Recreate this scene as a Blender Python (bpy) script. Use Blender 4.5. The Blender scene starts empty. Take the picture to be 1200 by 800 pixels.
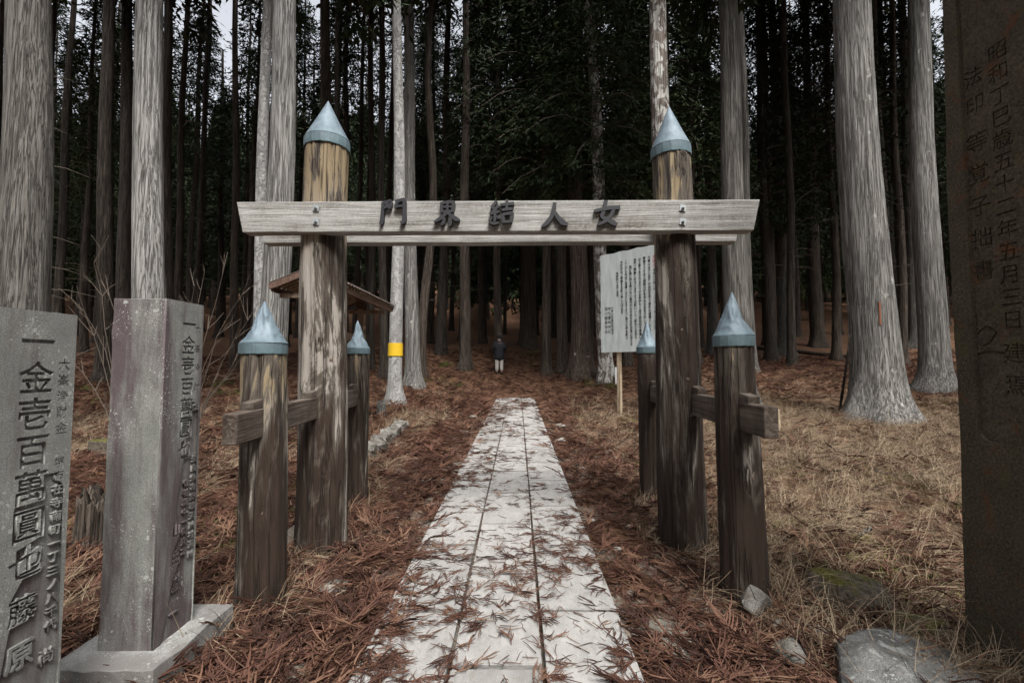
import bpy, bmesh, math, random
import numpy as np
from mathutils import Vector, Matrix, Euler

random.seed(7)
RNG = np.random.default_rng(11)
S = bpy.context.scene
COL = S.collection

# ------------------------------------------------------------------ camera
CAM_H, FPX, PITCH, YAW = 1.35, 530.0, math.radians(3.0), math.atan(7 / 530.0)
cam_data = bpy.data.cameras.new('camera')
cam = bpy.data.objects.new('camera', cam_data)
COL.objects.link(cam)
cam.location = (0, 0, CAM_H)
cam.rotation_euler = (math.pi / 2 + PITCH, 0, YAW)
cam_data.sensor_width = 36.0
cam_data.lens = 36.0 * FPX / 1200.0
cam_data.clip_start = 0.05
cam_data.clip_end = 600
S.camera = cam

# ------------------------------------------------------------------ sky, sun, exposure
SUN = Vector((0.26, -0.60, 0.92)).normalized()
world = bpy.data.worlds.new('World')
S.world = world
world.use_nodes = True
wn = world.node_tree
wn.nodes.clear()
sky = wn.nodes.new('ShaderNodeTexSky')
sky.sky_type = 'NISHITA'
sky.sun_disc = False
sky.sun_elevation = math.asin(SUN.z)
sky.sun_rotation = math.atan2(SUN.x, SUN.y)
sky.air_density = 1.0
sky.dust_density = 4.0
hs = wn.nodes.new('ShaderNodeHueSaturation')
hs.inputs['Saturation'].default_value = 0.22
bg = wn.nodes.new('ShaderNodeBackground')
bg.inputs['Strength'].default_value = 0.115
wo = wn.nodes.new('ShaderNodeOutputWorld')
wn.links.new(sky.outputs[0], hs.inputs['Color'])
wn.links.new(hs.outputs[0], bg.inputs['Color'])
wn.links.new(bg.outputs[0], wo.inputs['Surface'])
sun_data = bpy.data.lights.new('sun', 'SUN')
sun_data.energy = 1.5
sun_data.angle = math.radians(18)
sun_data.color = (1.0, 0.97, 0.93)
sun = bpy.data.objects.new('sun', sun_data)
COL.objects.link(sun)
sun.rotation_euler = SUN.to_track_quat('Z', 'Y').to_euler()
S.view_settings.view_transform = 'Standard'
S.view_settings.look = 'None'
S.view_settings.gamma = 1.0
S.view_settings.exposure = 1.47
S.render.engine = 'CYCLES'
S.cycles.max_bounces = 6
S.cycles.diffuse_bounces = 2
S.cycles.use_denoising = True

# ------------------------------------------------------------------ maths helpers
_R = cam.rotation_euler.to_matrix()
_RIGHT, _UP, _FWD = _R @ Vector((1, 0, 0)), _R @ Vector((0, 1, 0)), _R @ Vector((0, 0, -1))
def ray(px, py):
    return _FWD * FPX + _RIGHT * (px - 600) + _UP * (400 - py)
def at_y(px, py, y):            # where the direction of a pixel meets a plane of depth y
    d = ray(px, py)
    return Vector((0, 0, CAM_H)) + d * (y / d.y)
def at_x(px, py, x):
    d = ray(px, py)
    return Vector((0, 0, CAM_H)) + d * (x / d.x)

def sstep(a, b, x):
    t = np.clip((np.asarray(x, float) - a) / (b - a), 0, 1)
    return t * t * (3 - 2 * t)

def _hash(i, j, k, s):
    n = (i * 374761393 + j * 668265263 + k * 2147483647 + s * 974634777) & 0xffffffff
    n = ((n ^ (n >> 13)) * 1274126177) & 0xffffffff
    return ((n ^ (n >> 16)) & 0xffff) / 65535.0
def vn(x, y, z=0.0, seed=0):    # value noise 0..1, arrays
    x, y, z = np.broadcast_arrays(np.asarray(x, float), np.asarray(y, float), np.asarray(z, float))
    i, j, k = np.floor(x).astype(np.int64), np.floor(y).astype(np.int64), np.floor(z).astype(np.int64)
    f, g, h = x - i, y - j, z - k
    f, g, h = f * f * (3 - 2 * f), g * g * (3 - 2 * g), h * h * (3 - 2 * h)
    r = 0
    for a in (0, 1):
        for b in (0, 1):
            for c in (0, 1):
                w = (f if a else 1 - f) * (g if b else 1 - g) * (h if c else 1 - h)
                r = r + w * _hash(i + a, j + b, k + c, seed)
    return r
def fbm(x, y, z=0.0, seed=0, o=4):
    r, a, t = 0, 0.5, 0
    x, y, z = np.asarray(x, float), np.asarray(y, float), np.asarray(z, float)
    for q in range(o):
        r = r + a * vn(x, y, z, seed + q)
        t += a
        a *= 0.5
        x, y, z = x * 2.03 + 3.1, y * 2.03 + 1.7, z * 2.03 + 5.3
    return r / t

PATH_L, PATH_R = -0.70, 0.524
def ground_z(x, y):             # the terrain: nearly flat round the gate, climbing in the wood
    x, y = np.asarray(x, float), np.asarray(y, float)
    base = 0.017 * y
    side = sstep(1.5, 5.5, np.abs(x))
    sp = lambda t, k: np.log1p(np.exp(np.clip(t * k, -40, 40))) / k
    rise_c = 0.20 * sp(y - 15.5, 2.0) - 0.08 * sp(y - 22, 1.0)
    rise_s = 0.118 * sp(y - 10.5, 1.2)
    z = base + rise_c * (1 - side) + rise_s * side
    off = sstep(0.0, 1.2, np.maximum(PATH_L - x, x - PATH_R))
    z = z + off * (0.16 * (fbm(x * 0.55, y * 0.55, 0, 3, 3) - 0.5) + 0.05 * (fbm(x * 2.6, y * 2.6, 0, 9, 3) - 0.5))
    z = z + 0.22 * sp(y - 40, 0.4)
    far = sstep(14, 30, y)
    z = z + far * 1.1 * (fbm(x * 0.12, y * 0.12, 0, 21, 2) - 0.5)
    return z
def gz(x, y):
    return float(ground_z(x, y))
_T = np.concatenate([np.arange(1.0, 12, 0.01), np.arange(12, 90, 0.03)])
def on_ground(px, py):
    d = ray(px, py)
    d = d / d.y
    below = CAM_H + d.z * _T < ground_z(d.x * _T, _T)
    t = float(_T[int(np.argmax(below))]) if below.any() else 90.0
    return Vector((0, 0, CAM_H)) + d * t

# ------------------------------------------------------------------ mesh helpers
class MB:
    def __init__(self):
        self.v, self.f = [], []
    def add(self, vs, fs):
        o = len(self.v)
        self.v += [tuple(p) for p in vs]
        self.f += [tuple(i + o for i in f) for f in fs]
        return self
    def box(self, x0, x1, y0, y1, z0, z1, M=None):
        vs = [Vector((x, y, z)) for z in (z0, z1) for x, y in ((x0, y0), (x1, y0), (x1, y1), (x0, y1))]
        if M is not None:
            vs = [M @ p for p in vs]
        return self.add(vs, [(3, 2, 1, 0), (4, 5, 6, 7), (0, 1, 5, 4), (1, 2, 6, 5), (2, 3, 7, 6), (3, 0, 4, 7)])
    def tube(self, pts, rad, n=6, cap=True):
        pts = [Vector(p) for p in pts]
        vs, fs = [], []
        ref = None
        for i, p in enumerate(pts):
            t = (pts[min(i + 1, len(pts) - 1)] - pts[max(i - 1, 0)])
            t = t.normalized() if t.length > 1e-9 else Vector((0, 0, 1))
            if ref is None:
                ref = t.orthogonal().normalized()
            ref = (ref - t * ref.dot(t))
            ref = ref.normalized() if ref.length > 1e-6 else t.orthogonal().normalized()
            b = t.cross(ref)
            r = rad[i] if hasattr(rad, '__len__') else rad
            for k in range(n):
                a = 2 * math.pi * k / n
                vs.append(p + (ref * math.cos(a) + b * math.sin(a)) * r)
        for i in range(len(pts) - 1):
            for k in range(n):
                fs.append((i * n + k, i * n + (k + 1) % n, (i + 1) * n + (k + 1) % n, (i + 1) * n + k))
        if cap:
            fs.append(tuple(range(n - 1, -1, -1)))
            m = (len(pts) - 1) * n
            fs.append(tuple(range(m, m + n)))
        return self.add(vs, fs)
    def mesh(self, name, mat, smooth=False):
        me = bpy.data.meshes.new(name)
        me.from_pydata(self.v, [], self.f)
        if mat:
            me.materials.append(mat)
        if smooth:
            me.polygons.foreach_set('use_smooth', [True] * len(me.polygons))
        me.update()
        return me

def np_mesh(name, v, f, mat, smooth=True):
    """v (n,3), f (m,k) with k constant"""
    me = bpy.data.meshes.new(name)
    v = np.asarray(v, np.float32)
    f = np.asarray(f, np.int32)
    k = f.shape[1]
    me.vertices.add(len(v))
    me.vertices.foreach_set('co', v.ravel())
    me.loops.add(f.size)
    me.loops.foreach_set('vertex_index', f.ravel())
    me.polygons.add(len(f))
    me.polygons.foreach_set('loop_start', np.arange(0, f.size, k, dtype=np.int32))
    me.polygons.foreach_set('use_smooth', np.full(len(f), smooth))
    if mat:
        me.materials.append(mat)
    me.update(calc_edges=True)
    return me

def grid_faces(nr, nc, wrap=True):
    r = np.arange(nr - 1)[:, None]
    c = np.arange(nc if wrap else nc - 1)[None, :]
    c2 = (c + 1) % nc
    return np.stack([r * nc + c, r * nc + c2, (r + 1) * nc + c2, (r + 1) * nc + c], -1).reshape(-1, 4)

def link(name, data, parent=None, loc=None, rot=None):
    o = bpy.data.objects.new(name, data)
    COL.objects.link(o)
    if parent:
        o.parent = parent
    if loc is not None:
        o.location = loc
    if rot is not None:
        o.rotation_euler = rot
    return o
def tag(o, label=None, cat=None, group=None, kind=None):
    if label: o['label'] = label
    if cat: o['category'] = cat
    if group: o['group'] = group
    if kind: o['kind'] = kind
    return o
def thing(name, label, cat, loc=(0, 0, 0), group=None, rot=None):
    return tag(link(name, None, None, loc, rot), label, cat, group)
def bevel(o, w, seg=2):
    m = o.modifiers.new('bevel', 'BEVEL')
    m.width = w
    m.segments = seg
    m.limit_method = 'ANGLE'
    return o

# ------------------------------------------------------------------ glyph outlines of every character written in the scene
PILLAR_A = ['一金壱百萬圓也', '藤原', '大峯浄財金', '堺市在寺南町一丁三ノ八千代', '尚寺', '弘次']
PILLAR_B = ['一金壱百萬圓也', '山田善一', '大峯浄財金', '奈良県吉野郡天川村洞川', '信者講中一同建之']
MONUMENT = ['昭和丁巳歳五十二年五月三日', '建焉', '法印', '等覚子拙書']
BOARD = ['女性の皆様にお願い申し上げましてまいりました', '大峯山は千三百年の伝統を守り信仰の道場として今日まで本来の', '霊場であり女人禁制の掟を今もなお受け継いでおりますので', '山上参りをされる方々のお気持ちと宗教的伝統を尊重いただき',
         '何卒ご理解くださいますようお願いいたし静かにお守りください', '我が国に残る数少ない修行の山のみちを後の世に伝えるために', 'ここから先はご遠慮くださいますようご協力の程を願い上げ', '皆様方のご理解をお願い申し上げます', '昭和四十五年五月']
BOARD_NAMES = ['地元護持院区', '洞川龍泉寺会', '大峯山寺護持院組合']
PLANKS = ['是より奥は女人結界', '根本道場大峯']
def glyph_cache(chars):
    obs = []
    for ch in chars:
        c = bpy.data.curves.new('t', 'FONT')
        c.body = ch
        c.size = 1.0
        c.align_x = 'CENTER'
        o = bpy.data.objects.new('t', c)
        COL.objects.link(o)
        o.select_set(True)
        obs.append((ch, o))
    bpy.context.view_layer.objects.active = obs[0][1]
    bpy.ops.object.convert(target='CURVE')
    out = {}
    for ch, o in obs:
        pls = []
        for s in o.data.splines:
            pts = []
            bp = s.bezier_points
            n = len(bp)
            for k in range(n):
                a, b = bp[k], bp[(k + 1) % n]
                straight = ((a.handle_right - a.co).cross(b.co - a.co).length < 1e-6 and (b.handle_left - b.co).cross(b.co - a.co).length < 1e-6)
                for q in range(1 if straight else 3):
                    u = q / 3
                    p = a.co * (1 - u) ** 3 + a.handle_right * 3 * u * (1 - u) ** 2 + b.handle_left * 3 * u * u * (1 - u) + b.co * u ** 3
                    if not pts or (abs(p.x - pts[-1][0]) + abs(p.y - pts[-1][1])) > 1e-4:
                        pts.append((p.x, p.y))
            pls.append(np.array(pts))
        ar = [0.5 * float(np.sum(q[:, 0] * np.roll(q[:, 1], -1) - np.roll(q[:, 0], -1) * q[:, 1])) for q in pls]
        if ar and ar[int(np.argmax(np.abs(ar)))] < 0:      # outer contours run anticlockwise
            pls = [q[::-1] for q in pls]
        out[ch] = pls
        d = o.data
        bpy.data.objects.remove(o)
        bpy.data.curves.remove(d)
    return out
GLYPH = glyph_cache(sorted(set(''.join(PILLAR_A + PILLAR_B + MONUMENT + BOARD + BOARD_NAMES + PLANKS))))

# ------------------------------------------------------------------ material helpers
class NT:
    def __init__(self, name):
        self.m = bpy.data.materials.new(name)
        self.m.use_nodes = True
        self.t = self.m.node_tree
        self.t.nodes.clear()
        self.out = self.t.nodes.new('ShaderNodeOutputMaterial')
    def n(self, typ, props=None, **ins):
        nd = self.t.nodes.new('ShaderNode' + typ)
        for k, v in (props or {}).items():
            setattr(nd, k, v)
        for k, v in ins.items():
            self.put(nd, k.replace('_', ' '), v)
        return nd
    def put(self, nd, k, v):
        s = nd.inputs[int(k)] if k.isdigit() else nd.inputs[k]
        if isinstance(v, bpy.types.NodeSocket):
            self.t.links.new(v, s)
        elif isinstance(v, bpy.types.Node):
            self.t.links.new(v.outputs[0], s)
        else:
            s.default_value = v
    def coords(self, scale=(1, 1, 1), rnd=True, src='Object'):
        tc = self.n('TexCoord').outputs[src]
        if rnd:
            r = self.n('ObjectInfo').outputs['Random']
            r = self.n('Math', {'operation': 'MULTIPLY'}, **{'0': r, '1': 37.0})
            tc = self.n('VectorMath', {'operation': 'ADD'}, **{'0': tc, '1': r.outputs[0]}).outputs[0]
        return self.n('VectorMath', {'operation': 'MULTIPLY'}, **{'0': tc, '1': scale}).outputs[0]
    def noise(self, vec, scale=1.0, detail=4.0, rough=0.6, dist=0.0):
        return self.n('TexNoise', Vector=vec, Scale=scale, Detail=detail, Roughness=rough, Distortion=dist).outputs[0]
    def ramp(self, fac, stops, interp='LINEAR'):
        nd = self.n('ValToRGB', Fac=fac)
        cr = nd.color_ramp
        cr.interpolation = interp
        while len(cr.elements) < len(stops):
            cr.elements.new(0.5)
        for e, (p, c) in zip(cr.elements, stops):
            e.position = p
            e.color = (*c, 1) if hasattr(c, '__len__') else (c, c, c, 1)
        return nd.outputs[0]
    def mix(self, fac, a, b, mode='MIX'):
        nd = self.n('Mix', {'data_type': 'RGBA', 'blend_type': mode})
        for i, v in ((0, fac), (6, a), (7, b)):
            if isinstance(v, bpy.types.NodeSocket):
                self.t.links.new(v, nd.inputs[i])
            else:
                nd.inputs[i].default_value = v if i == 0 else (*v, 1)
        return nd.outputs[2]
    def math(self, op, a, b=0.0, c=None, clamp=False):
        nd = self.n('Math', {'operation': op, 'use_clamp': clamp})
        for i, v in enumerate((a, b) if c is None else (a, b, c)):
            self.put(nd, str(i), v)
        return nd.outputs[0]
    def bump(self, h, dist=0.01, strength=1.0, normal=None):
        nd = self.n('Bump', Height=h, Distance=dist, Strength=strength)
        if normal:
            self.put(nd, 'Normal', normal)
        return nd.outputs[0]
    def done(self, color, rough=0.85, normal=None, metal=0.0, spec=0.3):
        b = self.n('BsdfPrincipled')
        self.put(b, 'Base Color', color if isinstance(color, bpy.types.NodeSocket) else (*color, 1))
        self.put(b, 'Roughness', rough)
        self.put(b, 'Metallic', metal)
        self.put(b, 'Specular IOR Level', spec)
        if normal:
            self.put(b, 'Normal', normal)
        self.t.links.new(b.outputs[0], self.out.inputs[0])
        return self.m

def bark_mat(name, dark, mid, light, patch=None, patch_at=0.62, sx=24.0, sz=0.75):
    t = NT(name)
    c = t.coords((sx, sx, sz))
    n1 = t.noise(c, 1.0, 5, 0.65, 0.4)
    c2 = t.coords((sx * 3.3, sx * 3.3, sz * 3.5))
    n2 = t.noise(c2, 1.0, 4, 0.6)
    big = t.noise(t.coords((1.2, 1.2, 0.35)), 1.0, 3, 0.5)
    f = t.math('ADD', t.math('MULTIPLY', n1, 0.6), t.math('MULTIPLY', n2, 0.4))
    col = t.ramp(f, [(0.36, dark), (0.46, mid), (0.60, light)])
    col = t.mix(1.0, col, t.ramp(big, [(0.3, 0.72), (0.7, 1.12)]), 'MULTIPLY')
    if patch:
        p = t.noise(t.coords((5, 5, 3.2)), 1.0, 5, 0.6, 0.6)
        m = t.ramp(p, [(patch_at - 0.02, 0.0), (patch_at + 0.04, 1.0)])
        col = t.mix(m, col, patch)
    rn = t.noise(t.coords((sx * 0.8, sx * 0.8, sz * 0.9)), 1.0, 4, 0.6, 0.6)
    ridge = t.ramp(t.math('ABSOLUTE', t.math('SUBTRACT', rn, 0.5)), [(0.0, 0.0), (0.018, 0.35), (0.05, 1.0)])
    col = t.mix(t.math('MULTIPLY', t.math('SUBTRACT', 1.0, ridge), 0.62 if sx > 10 else 0.2), col, tuple(q * 0.7 for q in dark))
    h = t.math('ADD', t.math('ADD', n1, t.math('MULTIPLY', n2, 0.5)), t.math('MULTIPLY', ridge, 0.6))
    return t.done(col, 0.92, t.bump(h, 0.03, 1.0), spec=0.15)

M = {}
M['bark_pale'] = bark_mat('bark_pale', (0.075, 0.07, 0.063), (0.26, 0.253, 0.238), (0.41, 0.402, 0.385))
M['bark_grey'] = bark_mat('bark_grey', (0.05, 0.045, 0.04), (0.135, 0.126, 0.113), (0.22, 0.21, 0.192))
M['bark_lichen'] = bark_mat('bark_lichen', (0.075, 0.07, 0.062), (0.21, 0.202, 0.188), (0.34, 0.33, 0.31), (0.47, 0.47, 0.44), 0.66)
M['bark_brown'] = bark_mat('bark_brown', (0.025, 0.019, 0.015), (0.075, 0.059, 0.047), (0.135, 0.112, 0.092))
M['bark_spot'] = bark_mat('bark_spot', (0.04, 0.028, 0.022), (0.10, 0.075, 0.06), (0.19, 0.15, 0.125), (0.52, 0.50, 0.46), 0.68)
M['bark_patch'] = bark_mat('bark_patch', (0.05, 0.04, 0.032), (0.17, 0.14, 0.12), (0.30, 0.27, 0.24), (0.58, 0.57, 0.53), 0.50)
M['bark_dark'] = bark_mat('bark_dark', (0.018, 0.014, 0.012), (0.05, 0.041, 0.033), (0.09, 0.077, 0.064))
M['bark_smooth'] = bark_mat('bark_smooth', (0.22, 0.215, 0.205), (0.33, 0.325, 0.315), (0.43, 0.425, 0.41), sx=9, sz=5)

def foliage_mat():
    t = NT('cedar_foliage')
    r = t.n('ObjectInfo').outputs['Random']
    n = t.noise(t.coords((1, 1, 1)), 1.1, 3, 0.6)
    f = t.math('ADD', t.math('MULTIPLY', n, 0.75), t.math('MULTIPLY', r, 0.25))
    col = t.ramp(f, [(0.3, (0.013, 0.023, 0.010)), (0.55, (0.026, 0.043, 0.016)), (0.75, (0.05, 0.066, 0.022))])
    return t.done(col, 0.7, spec=0.2)
M['foliage'] = foliage_mat()
M['dead_twig'] = NT('dead_twig').done((0.11, 0.088, 0.07), 0.9)

def ground_mat():
    t = NT('forest_floor')
    c = t.coords((1, 1, 1), rnd=False)
    a = t.noise(c, 1.3, 6, 0.65)
    b = t.noise(c, 22.0, 5, 0.7)
    w = t.n('TexNoise', Vector=t.coords((9, 60, 9), rnd=False), Scale=1.0, Detail=4.0, Roughness=0.7, Distortion=2.5).outputs[0]
    brown = t.ramp(w, [(0.3, (0.045, 0.024, 0.015)), (0.5, (0.13, 0.07, 0.043)), (0.7, (0.24, 0.145, 0.09))])
    straw = t.ramp(b, [(0.3, (0.09, 0.06, 0.038)), (0.6, (0.24, 0.175, 0.115)), (0.75, (0.34, 0.265, 0.18))])
    soil = t.ramp(b, [(0.3, (0.16, 0.135, 0.11)), (0.65, (0.36, 0.33, 0.28))])
    x = t.n('SeparateXYZ', Vector=t.n('TexCoord').outputs['Object'])
    xr = t.n('MapRange', Value=x.outputs[0], **{'From Min': 1.2, 'From Max': 3.2}).outputs[0]
    yr = t.n('MapRange', Value=x.outputs[1], **{'From Min': 15.0, 'From Max': 8.5}).outputs[0]
    sm = t.math('MULTIPLY', t.math('MULTIPLY', xr, yr), t.ramp(a, [(0.38, 0.15), (0.6, 0.9)]))
    col = t.mix(sm, brown, straw)
    px = t.math('ABSOLUTE', t.math('SUBTRACT', x.outputs[0], -0.09))
    near = t.n('MapRange', Value=px, **{'From Min': 1.7, 'From Max': 0.6}).outputs[0]
    ynear = t.n('MapRange', Value=x.outputs[1], **{'From Min': 13.0, 'From Max': 5.0}).outputs[0]
    s2 = t.math('MULTIPLY', t.math('MULTIPLY', near, ynear), t.ramp(t.noise(c, 2.2, 5, 0.6), [(0.44, 0.0), (0.56, 1.0)]))
    col = t.mix(s2, col, soil)
    g = t.noise(c, 0.9, 6, 0.7)
    gm = t.math('MULTIPLY', t.ramp(g, [(0.60, 0.0), (0.70, 0.75)]), t.n('MapRange', Value=px, **{'From Min': 1.5, 'From Max': 3.0}).outputs[0])
    col = t.mix(gm, col, t.ramp(b, [(0.3, (0.06, 0.07, 0.012)), (0.7, (0.20, 0.19, 0.03))]))
    return t.done(col, 0.95, t.bump(t.math('ADD', b, w), 0.03, 0.8), spec=0.1)
M['ground'] = ground_mat()

def granite_mat(name, lo, hi, speck=(0.05, 0.05, 0.05), stain=None, lichen=None, bump=0.003, vary=False, patch=None):
    t = NT(name)
    c = t.coords((1, 1, 1))
    a = t.noise(c, 260.0, 2, 0.6)
    b = t.noise(c, 6.0, 5, 0.6)
    col = t.mix(1.0, t.ramp(a, [(0.38, lo), (0.56, hi)]), t.ramp(b, [(0.3, 0.78), (0.7, 1.08)]), 'MULTIPLY')
    if stain:
        s = t.noise(t.coords((6, 6, 0.9)), 1.0, 7, 0.68)
        col = t.mix(t.ramp(s, [(0.42, 0.0), (0.56, 0.9)]), col, stain)
    if lichen:
        wob = t.n('VectorMath', {'operation': 'ADD'}, **{'0': c, '1': t.n('VectorMath', {'operation': 'SCALE'}, **{'0': t.n('TexNoise', Vector=c, Scale=55.0, Detail=3.0).outputs[1], 'Scale': 0.02}).outputs[0]}).outputs[0]
        dens = t.ramp(t.noise(c, 3.0, 3, 0.6), [(0.40, 0.0), (0.62, 1.0)])
        for sc, rad, am in ((22.0, 0.30, 0.8), (55.0, 0.36, 0.75), (130.0, 0.42, 0.7)):
            v = t.n('TexVoronoi', Vector=wob, Scale=sc)
            lim = t.math('MULTIPLY', t.math('MULTIPLY', t.n('SeparateXYZ', Vector=v.outputs['Color']).outputs[0], rad), dens)
            m = t.math('MULTIPLY', t.math('LESS_THAN', v.outputs['Distance'], lim), am)
            col = t.mix(m, col, lichen)
    if vary:
        r = t.n('ObjectInfo').outputs['Random']
        col = t.mix(1.0, col, t.ramp(r, [(0.0, 0.80), (1.0, 1.08)]), 'MULTIPLY')
        col = t.mix(t.ramp(t.noise(c, 14.0, 6, 0.75), [(0.52, 0.0), (0.70, 0.55)]), col, (0.20, 0.175, 0.14))
    if patch:
        pz = t.noise(c, 13.0, 6, 0.72, 0.5)
        col = t.mix(t.ramp(pz, [(0.53, 0.0), (0.60, 0.8)]), col, patch)
    return t.done(col, 0.8, t.bump(t.math('ADD', a, t.math('MULTIPLY', b, 3.0)), bump, 0.7), spec=0.3)
M['slab'] = granite_mat('path_granite', (0.27, 0.262, 0.248), (0.43, 0.42, 0.402), vary=True)
M['pillar'] = granite_mat('pillar_granite', (0.175, 0.178, 0.165), (0.265, 0.268, 0.25), stain=(0.085, 0.062, 0.066), lichen=(0.40, 0.41, 0.385))
M['pillar_base'] = granite_mat('plinth_granite', (0.20, 0.20, 0.195), (0.36, 0.36, 0.345), stain=(0.17, 0.16, 0.15), lichen=(0.42, 0.43, 0.40))
M['rock'] = granite_mat('field_rock', (0.13, 0.125, 0.11), (0.30, 0.285, 0.26), stain=(0.10, 0.09, 0.075), lichen=(0.42, 0.42, 0.38), bump=0.012)
M['boulder'] = granite_mat('boulder_stone', (0.11, 0.11, 0.105), (0.27, 0.27, 0.26), stain=(0.075, 0.075, 0.072), lichen=(0.50, 0.52, 0.50), bump=0.012, patch=(0.36, 0.375, 0.36))
M['flat_stone'] = granite_mat('sandy_stone', (0.17, 0.155, 0.125), (0.31, 0.285, 0.24), stain=(0.13, 0.11, 0.085), bump=0.012)
M['pale_rock'] = granite_mat('pale_rock', (0.22, 0.205, 0.18), (0.36, 0.345, 0.31), stain=(0.17, 0.145, 0.115), bump=0.012)

def monument_mat():
    t = NT('monument_stone')
    c = t.coords((1, 1, 1), rnd=False)
    a = t.noise(c, 90.0, 4, 0.65)
    b = t.noise(c, 5.0, 5, 0.6)
    col = t.ramp(a, [(0.3, (0.045, 0.036, 0.025)), (0.52, (0.10, 0.082, 0.058)), (0.75, (0.17, 0.145, 0.105))])
    col = t.mix(1.0, col, t.ramp(b, [(0.3, 0.7), (0.7, 1.15)]), 'MULTIPLY')
    r = t.noise(c, 7.0, 5, 0.7, 0.4)
    col = t.mix(t.ramp(r, [(0.56, 0.0), (0.68, 0.75)]), col, (0.16, 0.06, 0.025))
    g = t.noise(t.coords((1, 1, 0.8), rnd=True), 11.0, 5, 0.7, 0.4)
    col = t.mix(t.ramp(g, [(0.58, 0.0), (0.72, 0.55)]), col, (0.13, 0.115, 0.035))
    return t.done(col, 0.85, t.bump(t.math('ADD', a, t.math('MULTIPLY', b, 2.0)), 0.008, 0.9), spec=0.25)
M['monument'] = monument_mat()

def mossy_mat():
    t = NT('mossy_rock')
    c = t.coords((1, 1, 1))
    a = t.noise(c, 30.0, 5, 0.7)
    col = t.ramp(a, [(0.3, (0.035, 0.028, 0.022)), (0.7, (0.17, 0.145, 0.115))])
    nz = t.n('SeparateXYZ', Vector=t.n('NewGeometry').outputs['Normal']).outputs[2]
    m = t.math('ADD', t.math('MULTIPLY', nz, 0.45), t.noise(c, 7.0, 5, 0.7))
    col = t.mix(t.ramp(m, [(0.80, 0.0), (0.95, 0.9)]), col, t.ramp(a, [(0.3, (0.04, 0.042, 0.01)), (0.7, (0.15, 0.14, 0.03))]))
    return t.done(col, 0.95, t.bump(a, 0.02, 0.9), spec=0.1)
M['mossy'] = mossy_mat()

def post_mat(name, height, dark_bias, seed):
    """weathered log: dark stained wood with bare pale streaks, honey coloured under the cap"""
    t = NT(name)
    tc = t.n('TexCoord').outputs['Object']
    z = t.n('SeparateXYZ', Vector=tc).outputs[2]
    off = t.n('VectorMath', {'operation': 'ADD'}, **{'0': tc, '1': (seed * 3.7, seed * 1.9, seed * 5.1)}).outputs[0]
    sc = lambda s: t.n('VectorMath', {'operation': 'MULTIPLY'}, **{'0': off, '1': s}).outputs[0]
    s1 = t.noise(sc((4.2, 4.2, 0.85)), 1.0, 7, 0.66, 1.2)
    s2 = t.noise(sc((24, 24, 2.6)), 1.0, 6, 0.72, 0.8)
    g = t.noise(sc((120, 120, 3.0)), 1.0, 3, 0.6)
    zf = t.n('MapRange', Value=z, **{'From Min': 0.0, 'From Max': height, 'To Min': -0.07, 'To Max': 0.045}).outputs[0]
    f = t.math('ADD', t.math('ADD', t.math('MULTIPLY', s1, 0.72), t.math('MULTIPLY', s2, 0.28)), t.math('SUBTRACT', zf, dark_bias))
    bare = t.mix(t.math('MULTIPLY', t.math('ADD', g, s2), 0.5), (0.16, 0.14, 0.12), (0.46, 0.42, 0.37))
    honey = t.mix(s2, (0.10, 0.062, 0.028), (0.40, 0.325, 0.21))
    topm = t.n('MapRange', Value=t.math('ADD', z, t.math('MULTIPLY', t.math('SUBTRACT', s2, 0.5), 0.9)),
               **{'From Min': height * 0.68, 'From Max': height * 0.90}).outputs[0]
    bare = t.mix(topm, bare, honey)
    dark = t.mix(s2, (0.014, 0.009, 0.007), (0.068, 0.046, 0.034))
    grey = t.mix(g, (0.062, 0.052, 0.042), (0.155, 0.135, 0.112))
    col = t.mix(t.ramp(f, [(0.43, 0.0), (0.50, 1.0)]), dark, grey)
    col = t.mix(t.ramp(f, [(0.505, 0.0), (0.535, 1.0)]), col, bare)
    crack = t.ramp(t.math('ABSOLUTE', t.math('SUBTRACT', t.noise(sc((21, 21, 0.7)), 1.0, 3, 0.5, 0.4), 0.5)), [(0.0, 0.0), (0.012, 0.5), (0.028, 1.0)])
    col = t.mix(crack, (0.02, 0.014, 0.011), col)
    h = t.math('ADD', t.math('ADD', t.math('MULTIPLY', s2, 1.0), t.math('MULTIPLY', g, 0.25)), t.math('MULTIPLY', crack, 0.5))
    return t.done(col, 0.8, t.bump(h, 0.012, 0.9), spec=0.25)

def timber_mat(name, lo, mid, hi, axis, spots=None):
    t = NT(name)
    s = [26.0, 26.0, 26.0]
    s[axis] = 0.9
    n1 = t.noise(t.coords(tuple(s)), 1.0, 5, 0.65, 0.4)
    s2 = [90.0] * 3
    s2[axis] = 4.0
    n2 = t.noise(t.coords(tuple(s2)), 1.0, 3, 0.6)
    b = t.noise(t.coords((1, 1, 1)), 5.0, 6, 0.7)
    f = t.math('ADD', t.math('MULTIPLY', n1, 0.6), t.math('MULTIPLY', b, 0.4))
    col = t.ramp(f, [(0.33, lo), (0.46, mid), (0.62, hi)])
    col = t.mix(1.0, col, t.ramp(n2, [(0.3, 0.75), (0.65, 1.08)]), 'MULTIPLY')
    if spots:
        p = t.noise(t.coords((1, 1, 1)), 55.0, 6, 0.75)
        col = t.mix(t.ramp(p, [(0.50, 0.0), (0.70, 0.6)]), col, spots)
    return t.done(col, 0.85, t.bump(t.math('ADD', n1, n2), 0.006, 0.9), spec=0.2)
M['beam'] = timber_mat('beam_wood', (0.09, 0.074, 0.056), (0.27, 0.26, 0.24), (0.41, 0.405, 0.385), 0, (0.52, 0.525, 0.505))
M['brace'] = timber_mat('brace_wood', (0.03, 0.02, 0.015), (0.085, 0.066, 0.053), (0.17, 0.142, 0.12), 1)
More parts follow.
